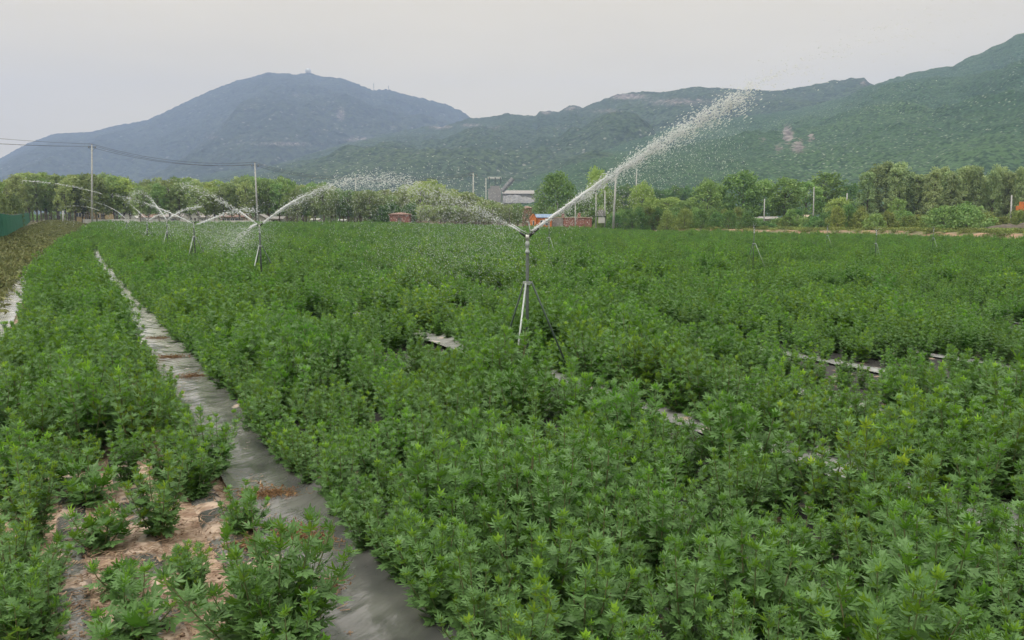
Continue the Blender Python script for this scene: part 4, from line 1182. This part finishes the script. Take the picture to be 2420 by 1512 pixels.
pD = pole(1118, 410, 190, 'tall concrete pole left of the sparse brownish trees', rad=.19)
pole(1148, 421, 240, 'thin pole beside the quarry, right of the tall centre pole', rad=.18, arm=0)
pole(1504, 398, 200, 'distant pole behind the lumpy light green tree', xb=1501, rad=.2, arm=0)
pole(1455, 414, 140, 'leaning concrete pole, largest of the cluster right of the brick wall', xb=1448, rad=.20, arm=0)
pE = pole(1429, 450, 150, 'pole holding the right end of the transformer platform', rad=.15, arm=0)
pF = pole(1408, 455, 150, 'pole holding the left end of the transformer platform', rad=.13, arm=0)
pole(1359, 480, 150, 'short pole in front of the brick wall building', rad=.12, arm=0)
pole(1318, 478, 178, 'thin pole rising behind the brick wall building roof', xb=1316, rad=.11, arm=0)
pole(2001, 456, 160, 'short pole left of the tall poplars', rad=.15, arm=0)
pole(2390, 461, 125, 'white concrete pole at the far right before the poplar belt', xb=2388, rad=.14, arm=0)
pole(1806, 470, 146, 'short pale pole over the white sheds', xb=1805, rad=.12, arm=0)
pole(1923, 442, 150, 'pale pole beside the tan roofed shed', xb=1921, rad=.12, arm=0)
pole(1662, 440, 168, 'thin pole inside the forked crown tree', rad=.1, arm=0)
pole(149, 498, 150, 'small white marker post under the grove at the left', rad=.16, arm=0, group='low posts')
# power lines: one thing per span
def wire(a, b, sag, lb):
    mb = MB()
    for p0, p1 in zip(a, b):
        pts = []
        for k in range(17):
            s_ = k / 16
            pts.append((p0[0] + (p1[0] - p0[0]) * s_, p0[1] + (p1[1] - p0[1]) * s_, p0[2] + (p1[2] - p0[2]) * s_ - sag * 4 * s_ * (1 - s_)))
        mb.tube(pts, .035, 5, False)
    o = mb.build('power_line', M['cable'], smooth=True)
    return tag(o, lb, 'power line', 'overhead lines')
off = P(-160, 322, 168)
wire([tuple(off + np.array([0, 0, -.5 - k * .0])) if k < 2 else tuple(off + np.array([0, 0, 1.0])) for k in range(3)], pA, .4, 'overhead wires from the left border to the first pole')
wire(pA, pB, 1.6, 'overhead wires sagging between the first and second poles')
wire(pB, pC, 1.2, 'overhead wires falling from the second pole behind the grove')
wire(pC, pD, 1.2, 'overhead wires between the grove and the tall centre pole')

# transformer platform
q0, q1 = P(1408, 512, 150), P(1429, 512, 150)
g0 = float(G((q0[0] + q1[0]) / 2, 150)); mxx = (q0[0] + q1[0]) / 2
t = thing('transformer', 'grey transformer standing on a platform between two poles', 'transformer', (mxx, 149.6, P(1418, 511, 149.6)[2]))
MB().box((0, 0, -.05), (2.2, .9, .12)).build('platform', M['steel'], t)
MB().box((0, 0, .62), (.9, .6, 1.15)).box((.55, 0, .6), (.12, .5, .9)).box((-.55, 0, .6), (.12, .5, .9)).build('tank', M['grey_wall'], t)
for dx in (-.25, 0, .25): MB().tube([(dx, 0, 1.2), (dx, 0, 1.3), (dx, 0, 1.5)], [.05, .08, .04], 8).build('bushing', M['porcelain'], t, True)
t = thing('switch_cabinet', 'pale box cabinet hanging under the transformer platform', 'cabinet', (mxx + .15, 149.5, P(1418, 527, 149.5)[2]))
MB().box((0, 0, .62), (1.2, .5, 1.24)).build('case', M['white_wall'], t)
MB().box((-.3, -.265, .62), (.52, .03, 1.1)).build('door', M['frame'], t); MB().box((.3, -.265, .62), (.52, .03, 1.1)).build('door', M['frame'], t)

# ------------------------------------------------------------------ buildings
def house(name, xd0, xd1, yt, yb, D, wallm, roofm, label, depth=4.0, ridge_=.35, over=.25, gable='front', win=2, door=True, cat='house', rz=0, thick=.12):
    a, b = P(xd0, yb, D), P(xd1, yb, D)
    W_ = b[0] - a[0]; H_ = P(xd0, yt, D)[2] - a[2]
    g0 = float(G((a[0] + b[0]) / 2, D)); z0 = min(g0, a[2]) - .1
    Hw = H_ * (1 - ridge_) + (a[2] - z0); Hr = H_ * ridge_
    t = thing(name, label, cat, ((a[0] + b[0]) / 2, D, z0), rz=rz)
    wl = MB()
    w2, d2 = W_ / 2, depth
    if gable == 'front':     # gable faces the camera
        V = [(-w2, 0, 0), (w2, 0, 0), (w2, 0, Hw), (0, 0, Hw + Hr), (-w2, 0, Hw)]
        V += [(p_[0], d2, p_[2]) for p_ in V]
        wl.add(V, [(0, 1, 2, 3, 4), (9, 8, 7, 6, 5), (1, 6, 7, 2), (5, 0, 4, 9), (0, 5, 6, 1)])
        rf = MB(); o = over; sl = Hr / w2
        for s_ in (-1, 1):
            x0, x1 = 0, s_ * (w2 + o)
            za, zb = Hw + Hr, Hw + Hr - sl * (w2 + o)
            V = [(x0, -o, za), (x1, -o, zb), (x1, d2 + o, zb), (x0, d2 + o, za)]
            V += [(v[0], v[1], v[2] + thick) for v in V]
            rf.add(V, [(3, 2, 1, 0), (4, 5, 6, 7), (0, 1, 5, 4), (1, 2, 6, 5), (2, 3, 7, 6), (3, 0, 4, 7)])
    elif gable == 'side':
        V = [(-w2, 0, 0), (w2, 0, 0), (w2, 0, Hw), (-w2, 0, Hw), (-w2, d2, 0), (w2, d2, 0), (w2, d2, Hw), (-w2, d2, Hw), (-w2, d2 / 2, Hw + Hr), (w2, d2 / 2, Hw + Hr)]
        wl.add(V, [(0, 1, 2, 3), (5, 4, 7, 6), (1, 5, 6, 9, 2), (4, 0, 3, 8, 7)])
        rf = MB(); o = over; sl = Hr / (d2 / 2)
        for s_ in (-1, 1):
            ya, yb_ = d2 / 2, d2 / 2 + s_ * (d2 / 2 + o)
            za, zb = Hw + Hr, Hw + Hr - sl * (d2 / 2 + o)
            V = [(-w2 - o, ya, za), (w2 + o, ya, za), (w2 + o, yb_, zb), (-w2 - o, yb_, zb)]
            V += [(v[0], v[1], v[2] + thick) for v in V]
            rf.add(V, [(3, 2, 1, 0), (4, 5, 6, 7), (0, 1, 5, 4), (1, 2, 6, 5), (2, 3, 7, 6), (3, 0, 4, 7)])
    else:                    # flat or low hipped roof
        wl.box((0, d2 / 2, Hw / 2), (W_, d2, Hw))
        rf = MB(); o = over
        V = [(-w2 - o, -o, Hw), (w2 + o, -o, Hw), (w2 + o, d2 + o, Hw), (-w2 - o, d2 + o, Hw)]
        V += [(v[0], v[1], v[2] + thick) for v in V]
        V += [(-w2 * .25, d2 * .45, Hw + Hr + thick), (w2 * .25, d2 * .45, Hw + Hr + thick), (w2 * .25, d2 * .55, Hw + Hr + thick), (-w2 * .25, d2 * .55, Hw + Hr + thick)]
        rf.add(V, [(3, 2, 1, 0), (0, 1, 5, 4), (1, 2, 6, 5), (2, 3, 7, 6), (3, 0, 4, 7), (4, 5, 9, 8), (5, 6, 10, 9), (6, 7, 11, 10), (7, 4, 8, 11), (8, 9, 10, 11)])
    wl.build('wall', wallm, t); rf.build('roof', roofm, t)
    for k in range(win):
        cx_ = -w2 + W_ * (k + 1) / (win + 1 + (1 if door else 0))
        sz = min(.9, W_ * .16); hh = min(.9, Hw * .38)
        f = MB().box((cx_, -.03, Hw * .6), (sz + .14, .06, hh + .14)).build('window', M['frame'], t)
        MB().box((cx_, -.075, Hw * .6), (sz, .03, hh)).build('pane', M['window'], f)
    if door:
        cx_ = -w2 + W_ * (win + 1) / (win + 2)
        MB().box((cx_, -.03, Hw * .38), (min(.9, W_ * .2), .06, Hw * .75)).build('door', M['bark'], t)
    return t
house('brick_hut', 921, 967, 503, 530, 180, M['brick'], M['roof_red'], 'small red brick hut with a low brown roof among dark bushes', depth=4, ridge_=.16, gable='hip', over=.3, win=0)
h_ = house('orange_hut', 1268, 1303, 507, 538, 160, M['orange'], M['roof_blue'], 'orange hut with a blue roof left of the brick wall building', depth=3.4, ridge_=.22, gable='side', win=2, door=False)
# its gable annex facing the camera
a0 = P(1254, 537, 160)
house('gabled_porch', 1253, 1267, 506, 537, 159.2, M['orange'], M['orange'], 'narrow orange gabled end attached to the blue roofed hut', depth=3.2, ridge_=.3, gable='front', win=1, door=False, over=.12, cat='porch')
bb = house('brick_building', 1331, 1398, 514, 536, 162, M['brick'], M['roof_tan'], 'long low brick wall building with a flat slab roof and two stubby chimneys', depth=4, ridge_=.02, gable='hip', win=0, door=False, over=.15)
for k in (0.05, .62):
    p_ = P(1331 + (1398 - 1331) * k - 4, 507, 163); MB().box((p_[0] - bb.location.x, 1.6, p_[2] - bb.location.z - .6), (.55, .55, 1.9)).build('chimney', M['brick'], bb)
house('grey_shed', 1304, 1330, 514, 536, 162.3, M['grey_wall'], M['roof_tan'], 'grey rendered shed joined between the orange hut and the brick building', depth=3.8, ridge_=.02, gable='hip', win=0, door=False, over=.05, cat='shed')
house('brick_house', 1234, 1256, 488, 520, 215, M['brick'], M['roof_red'], 'pinkish brick house rising behind the orange hut', depth=4.2, ridge_=.12, gable='hip', win=1, door=False)
house('ochre_house', 176, 212, 480, 522, 198, M['ochre'], M['roof_red'], 'ochre building seen through tree trunks below the first pole, its left wing', depth=4.5, ridge_=.3, gable='side', win=3)
house('ochre_house', 226, 249, 482, 520, 198, M['ochre'], M['roof_tan'], 'yellow gabled building right of the first pole behind the trunks', depth=4.5, ridge_=.35, gable='front', win=1)
house('white_tent_building', 287, 321, 495, 524, 198, M['white_wall'], M['white_wall'], 'white tent shaped building with steep roof behind the sprinkler jets', depth=4.5, ridge_=.65, gable='front', win=0, door=True)
house('white_house', 330, 368, 506, 524, 198, M['white_wall'], M['roof_red'], 'low white house with a reddish roof right of the tent shaped building', depth=4.2, ridge_=.4, gable='side', win=3)
house('white_house', 376, 430, 504, 523, 198, M['white_wall'], M['roof_grey'], 'long white house with grey roof behind the third sprinkler jets', depth=4.2, ridge_=.42, gable='side', win=4)
house('white_house', 444, 470, 501, 524, 198, M['white_wall'], M['roof_grey'], 'white gable fronted house in the middle of the village row', depth=4.2, ridge_=.35, gable='front', win=1)
house('white_house', 472, 500, 507, 523, 198, M['white_wall'], M['roof_grey'], 'low white house joined right of the gable fronted one', depth=4.2, ridge_=.4, gable='side', win=2)
house('pink_house', 520, 580, 503, 523, 198, M['roof_tan'], M['roof_red'], 'tan house with a long reddish roof between the village row and the second pole', depth=4.2, ridge_=.45, gable='side', win=4)
house('white_house', 597, 628, 507, 525, 198, M['white_wall'], M['roof_grey'], 'white gabled house right behind the second pole', depth=4.2, ridge_=.45, gable='front', win=2)
house('white_house', 640, 668, 512, 525, 198, M['white_wall'], M['roof_grey'], 'small white house under the grove right of the second pole', depth=5, ridge_=.4, gable='side', win=2)
house('white_house', 735, 752, 517, 525, 230, M['white_wall'], M['white_wall'], 'tiny white hut under the middle of the grove', depth=3, ridge_=.3, gable='side', win=0)
house('white_house', 800, 815, 519, 526, 225, M['white_wall'], M['white_wall'], 'tiny white hut left of the dark bushes by the brick hut', depth=3, ridge_=.3, gable='side', win=0)
house('white_shed', 1757, 1796, 515, 529, 158, M['roof_grey'], M['roof_grey'], 'white shed half hidden by shrubs, left one of the pair', depth=4, ridge_=.3, gable='side', win=2, cat='shed')
house('white_shed', 1800, 1840, 513, 529, 160, M['roof_grey'], M['roof_grey'], 'white shed half hidden by shrubs, right one of the pair', depth=4, ridge_=.3, gable='side', win=2, cat='shed')
house('tan_shed', 1886, 1918, 509, 530, 156, M['ochre'], M['roof_tan'], 'shed with a broad tan roof among shrubs under the pale pole', depth=5, ridge_=.5, gable='side', win=1, cat='shed')

# low walls along the far edge
def lowwall(xd0, xd1, y0, y1, D0, D1, m, label, name='low_wall'):
    n = 16; mb = MB()
    t = None
    V = []; Fc = []
    for k in range(n + 1):
        s_ = k / n; D = D0 + (D1 - D0) * s_
        xd = xd0 + (xd1 - xd0) * s_
        a = P(xd, y1, D); b_ = P(xd, y0, D); g = min(float(G(a[0], D)), a[2]) - .1
        V += [(a[0], D, g), (a[0], D, b_[2]), (a[0], D + .25, b_[2]), (a[0], D + .25, g)]
    for k in range(n):
        i = k * 4
        for q_ in range(4):
            Fc.append((i + q_, i + (q_ + 1) % 4, i + 4 + (q_ + 1) % 4, i + 4 + q_))
    Fc.append((3, 2, 1, 0)); Fc.append((n * 4, n * 4 + 1, n * 4 + 2, n * 4 + 3))
    mb.add(V, Fc)
    return tag(mb.build(name, m), label, 'wall')
lowwall(980, 1192, 518, 528, 184, 180, M['roof_tan'], 'pale low wall behind young trees right of the brick hut')
lowwall(196, 400, 518, 526, 186, 184, M['white_wall'], 'white low wall along the far field edge under the ochre building')
lowwall(402, 640, 521, 527, 186, 184, M['white_wall'], 'white low wall along the far field edge under the village row')
lowwall(1455, 1520, 526, 532, 150, 150, M['grey_wall'], 'grey low wall right of the leaning concrete pole')

# trunks with fence posts at centre (young row)
for i, xd in enumerate(range(1000, 1190, 13)):
    put(xd + trr.uniform(-3, 3), 486 + trr.uniform(-8, 8), 180, PL[i % 6], 'young_tree', 'young thin tree in the row before the pale low wall', group='young row trees', wpx=26, nat=.46)

# green panel fence at left
def fence():
    n = 12
    pts = []
    for k in range(-4, n + 1):
        s_ = k / n
        xd = 75 * (1 - (1 - s_) ** 1.6) if s_ >= 0 else 75 * s_ * 1.2
        D = 58 + (190 - 58) * max(s_, 0) ** 1.7 + min(0, s_) * 22
        a = P(xd, 577, D)
        hgt = 2.4 - .45 * max(0, s_)
        pts.append((a[0], D, float(G(a[0], D)), hgt))
    x0, y0, z0, _ = pts[0]
    t = thing('panel_fence', 'green corrugated panel fence at the left border', 'fence', (x0, y0, z0))
    for (a, b_) in zip(pts[:-1], pts[1:]):
        m = 26; V = []; Fc = []
        d = Vector((b_[0] - a[0], b_[1] - a[1], 0)); L = d.length; d.normalize(); nn = Vector((-d.y, d.x, 0))
        for k in range(m + 1):
            s_ = k / m; w_ = .04 * (1 if (k // 1) % 2 else -1)
            px_, py_ = a[0] + (b_[0] - a[0]) * s_ + nn.x * w_ - x0, a[1] + (b_[1] - a[1]) * s_ + nn.y * w_ - y0
            zg = a[2] + (b_[2] - a[2]) * s_ - z0 - .05; hh = a[3] + (b_[3] - a[3]) * s_
            V += [(px_, py_, zg), (px_, py_, zg + hh), (px_ + nn.x * .02, py_ + nn.y * .02, zg + hh), (px_ + nn.x * .02, py_ + nn.y * .02, zg)]
        for k in range(m):
            i = k * 4
            for q_ in range(4): Fc.append((i + q_, i + (q_ + 1) % 4, i + 4 + (q_ + 1) % 4, i + 4 + q_))
        MB().add(V, Fc).build('panel', M['fence'], t)
        p_ = MB(); p_.tube([(a[0] - x0 + nn.x * .12, a[1] - y0 + nn.y * .12, a[2] - z0 - .1), (a[0] - x0 + nn.x * .12, a[1] - y0 + nn.y * .12, a[2] - z0 + a[3] + .08)], .05, 6)
        p_.build('post', M['green_paint'], t, True)
        for f_ in (.25, .5, .75):
            bx_, by_, bz_ = a[0] + (b_[0] - a[0]) * f_ - x0 + nn.x * .1, a[1] + (b_[1] - a[1]) * f_ - y0 + nn.y * .1, a[2] + (b_[2] - a[2]) * f_ - z0
            MB().tube([(bx_, by_, bz_ - .1), (bx_, by_, bz_ + a[3] - .02)], .045, 5).build('post', M['green_paint'], t, True)
fence()

# quarry
q = P(1165, 468, 560)
t = thing('quarry_plant', 'grey crushing plant on the hillside left of the long quarry shed', 'industrial plant', (q[0], 560, q[2] - 6))
def W(xd, yd, D=560): p_ = P(xd, yd, D); return (p_[0] - q[0], 0, p_[2] - q[2] + 6)
a, b_ = W(1153, 466), W(1184, 449); MB().box(((a[0] + b_[0]) / 2, 3, (a[2] + b_[2]) / 2 - 3), (b_[0] - a[0], 8, b_[2] - a[2] + 8)).build('lower_block', M['roof_grey'], t)
a, b_ = W(1158, 449), W(1180, 439); MB().box(((a[0] + b_[0]) / 2, 4, (a[2] + b_[2]) / 2), (b_[0] - a[0], 7, b_[2] - a[2])).build('upper_block', M['grey_wall'], t)
a, b_ = W(1152, 421), W(1184, 418); MB().box(((a[0] + b_[0]) / 2, 6, (a[2] + b_[2]) / 2), (b_[0] - a[0], 8, 1.2)).build('roof', M['white_wall'], t)
MB().tube([W(1186, 452), W(1212, 422)], 1.8, 6).build('conveyor', M['rubble'], t)
for xd in (1156, 1170, 1182):
    MB().tube([W(xd, 436), W(xd, 419)], .4, 5).build('column', M['steel'], t)
a, b_ = P(1186, 466, 575), P(1262, 449, 575)
t = thing('quarry_shed', 'long low grey roofed shed of the quarry', 'shed', ((a[0] + b_[0]) / 2, 575, a[2] - 9))
w_ = b_[0] - a[0]; h_ = b_[2] - a[2] + 9; he = h_ - 2.6
MB().box((0, 5, he / 2), (w_, 10, he)).build('wall', M['grey_wall'], t)
MB().add([(-w_ / 2, -1, he), (w_ / 2, -1, he), (w_ / 2, 6, h_), (-w_ / 2, 6, h_), (-w_ / 2, 11, he), (w_ / 2, 11, he)], [(0, 1, 2, 3), (3, 2, 5, 4), (0, 3, 4), (1, 5, 2), (0, 4, 5, 1)]).build('roof', M['roof_grey'], t)
# rubble heap below the shed
xs = np.linspace(0, 1, 60); ys = np.linspace(-1, 1, 16)
a, b_ = P(1188, 470, 560), P(1264, 470, 560)
A, B = np.meshgrid(xs, ys, indexing='ij')
xx = a[0] + (b_[0] - a[0]) * A; yy = 560 + B * 7
zz = a[2] - 3 + (P(1190, 460, 560)[2] - a[2] + 3) * (1 - .35 * A) * (1 - B ** 2) * (1 + .5 * fbm(xx / 4, yy / 4, 4))
i = np.arange(A.size).reshape(A.shape)
q_ = np.stack([i[:-1, :-1], i[1:, :-1], i[1:, 1:], i[:-1, 1:]], -1).reshape(-1, 4)
tag(link('rubble_heap', mesh('rubble_heap', np.stack([xx, yy, zz], -1).reshape(-1, 3), q_, [M['rubble']])), 'pale rubble heap below the long quarry shed', 'rubble heap')

# orange machine at the right border
p_ = P(2416, 499, 140)
t = thing('excavator', 'orange machine cut by the right border behind the shrubs', 'excavator', (p_[0] + .6, 140, p_[2]))
MB().box((0, 0, .55), (2.6, 1.8, .8)).build('engine_housing', M['orange'], t)
mb = MB(); mb.box((-.6, -.2, 1.3), (1.0, 1.1, .7)); mb.build('cab', M['orange'], t)
MB().box((-.6, -.77, 1.32), (.75, .03, .42)).build('window', M['window'], t)
MB().box((0, -.7, -.15), (2.8, .4, .5)).build('track', M['dark_metal'], t); MB().box((0, .7, -.15), (2.8, .4, .5)).build('track', M['dark_metal'], t)
MB().tube([(1.0, 0, .8), (2.2, 0, 2.0), (3.4, 0, 1.4), (3.8, 0, .2)], [.2, .16, .14, .12], 6).build('boom', M['orange'], t)

# ------------------------------------------------------------------ dried vines and twigs on the ground
def vines(xd, yd, rx, ry, rz, n, label, seed):
    r = random.Random(seed); c = GP(xd, yd, .03); g0 = float(G(c[0], c[1]))
    mb = MB()
    ca, sa = math.cos(rz), math.sin(rz)
    for k in range(n):
        a, b = r.gauss(0, .45) * rx, r.gauss(0, .4) * ry
        x, y = a * ca - b * sa, a * sa + b * ca
        z = .03 + abs(r.gauss(0, .022))
        d = r.uniform(0, 6.28); L = r.uniform(.03, .09)
        pts = [(x, y, z)]
        for j in range(3):
            d += r.uniform(-1.1, 1.1); x += math.cos(d) * L * .5; y += math.sin(d) * L * .5; z = max(.012, z + r.uniform(-.02, .02))
            pts.append((x, y, z))
        mb.tube(pts, [.0022, .0025, .002, .001], 4, False)
        if r.random() < .8:      # shrivelled leaf
            s_ = r.uniform(.008, .02); p0 = Vector(pts[-1]); q1_ = Vector((r.gauss(0, 1), r.gauss(0, 1), r.gauss(0, .7))).normalized() * s_; q2_ = Vector((r.gauss(0, 1), r.gauss(0, 1), r.gauss(0, .7))).normalized() * s_
            mb.add([p0 - q1_, p0 - q2_ * .6, p0 + q1_, p0 + q2_ * .6 + Vector((0, 0, s_ * .5))], [(0, 1, 2, 3)])
    o = mb.build('dried_vine', M['dry'], loc=(c[0], c[1], g0)); return tag(o, label, 'dried vine', 'dried vine heaps')
vines(628, 1170, .30, .10, .1, 260, 'brown dried vine heap pointing across the film above the rounded plant', 1)
vines(700, 1268, .36, .16, -.5, 420, 'largest brown vine heap, beside the big bottom plant', 2)
vines(596, 1290, .2, .08, .2, 120, 'thin trail of dried vine between the rounded plant and the bare soil', 3)
vines(405, 845, .30, .08, .1, 200, 'brown vine line across the furrow, second from the top', 4)
vines(455, 890, .28, .07, .1, 160, 'brown vine line across the furrow, lowest of the three lines', 5)
vines(372, 800, .28, .06, .1, 130, 'brown vine line across the furrow, topmost of the three lines', 6)
vines(775, 1390, .10, .14, 0, 110, 'dark shrivelled vine hanging on the right of the big bottom plant', 7)
vines(2130, 1508, .22, .08, 0, 120, 'dried litter on the black film at the bottom right', 8)
vines(2480, 1500, .22, .08, 0, 10, 'dry straw at the far bottom right corner', 9) if False else None
tw = random.Random(77)
# straw, chaff and shrivelled leaves over the bare patch and along the film edges
lr = np.random.default_rng(8); V = []; nL = 0
while nL < 2600:
    if lr.random() < .8: c = GP(lr.uniform(20, 620), lr.uniform(1130, 1560), 0)
    else:
        u_, v_ = 1.15 + lr.normal(0, .10), lr.uniform(3, 14); x_, y_ = uv2xy(u_, v_); c = (float(x_), float(y_), 0)
    L = lr.uniform(.012, .07) * (1 if lr.random() < .8 else 1.8); wd = lr.uniform(.0015, .006); d = lr.normal(.3, .9)
    g_ = float(G(c[0], c[1])) + .032 + lr.random() * .012
    dx, dy = math.cos(d), math.sin(d); tl = lr.uniform(-.012, .02)
    V += [(c[0] - dx * L / 2 - dy * wd, c[1] - dy * L / 2 + dx * wd, g_), (c[0] - dx * L / 2 + dy * wd, c[1] - dy * L / 2 - dx * wd, g_ + .002),
          (c[0] + dx * L / 2 + dy * wd, c[1] + dy * L / 2 - dx * wd, g_ + max(tl, -.008)), (c[0] + dx * L / 2 - dy * wd, c[1] + dy * L / 2 + dx * wd, g_ + max(tl, -.008) + .003)]
    nL += 1
V = np.array(V)
tag(link('straw_litter', mesh('straw_litter', V, np.arange(len(V)).reshape(-1, 4), [M['twig']])), 'brown straw and chaff littered over the bare sandy patch', 'straw', kind='stuff')
V = []; Fc = []; cr2 = np.random.default_rng(18)
for k in range(1500):
    c = GP(cr2.uniform(0, 640), cr2.uniform(1120, 1570), 0); r_ = .004 + .016 * cr2.random() ** 3; b0 = len(V)
    g_ = float(G(c[0], c[1])) + .03
    for d in ((1, 0, 0), (-1, 0, 0), (0, 1, 0), (0, -1, 0), (0, 0, .7), (0, 0, -.7)):
        V.append([c[0] + d[0] * r_ * cr2.uniform(.6, 1.3), c[1] + d[1] * r_ * cr2.uniform(.6, 1.3), g_ + d[2] * r_])
    Fc += [[b0 + q_ for q_ in f] for f in OCT_F.tolist()]
tag(link('soil_clods', mesh('soil_clods', V, np.array(Fc), [M['clod']])), 'small clods and crumbs of sandy soil on the bare patch', 'soil clods', kind='stuff')
spots = [(230, 1370, 'left half of'), (300, 1330, 'upper part of'), (390, 1390, 'middle of'), (420, 1300, 'top right of'), (190, 1440, 'lower left of'), (470, 1230, 'right edge of'),
         (340, 1420, 'lower middle of'), (260, 1250, 'top left of')]
for k, (xd, yd, wh) in enumerate(spots):
    mb = MB(); c = GP(xd, yd, .02); g0 = float(G(c[0], c[1]))
    for j in range(16):
        d = tw.gauss(.3, .7); L = tw.uniform(.03, .2); x, y = tw.gauss(0, .13), tw.gauss(0, .09); z = .035 + tw.random() * .012
        mb.tube([(x, y, z), (x + math.cos(d) * L * .5, y + math.sin(d) * L * .5 + tw.uniform(-.01, .01), z + tw.random() * .014), (x + math.cos(d) * L, y + math.sin(d) * L, z)], [.003, .0025, .0015], 5, False)
    tag(mb.build('dry_twig', M['twig'], loc=(c[0], c[1], g0)), 'scatter of thin dry twigs on the ' + wh + ' the bare sandy patch', 'twigs', 'dry twigs')

# ------------------------------------------------------------------ haze: air of even density round everything
hm = bpy.data.materials.new('haze'); hm.use_nodes = True
t = hm.node_tree; t.nodes.clear()
pv = N(t, 'ShaderNodeVolumePrincipled'); pv.inputs['Color'].default_value = (.47, .60, .95, 1); pv.inputs['Density'].default_value = .00024
pv.inputs['Anisotropy'].default_value = 0.0
mo = N(t, 'ShaderNodeOutputMaterial'); t.links.new(pv.outputs[0], mo.inputs['Volume'])
hb = MB().box((0, 0, 318), (7700, 7700, 656)).build('haze', hm)
hb.location = (0, 0, 0)
tag(hb, 'thin bluish haze filling the valley', 'haze', kind='stuff')
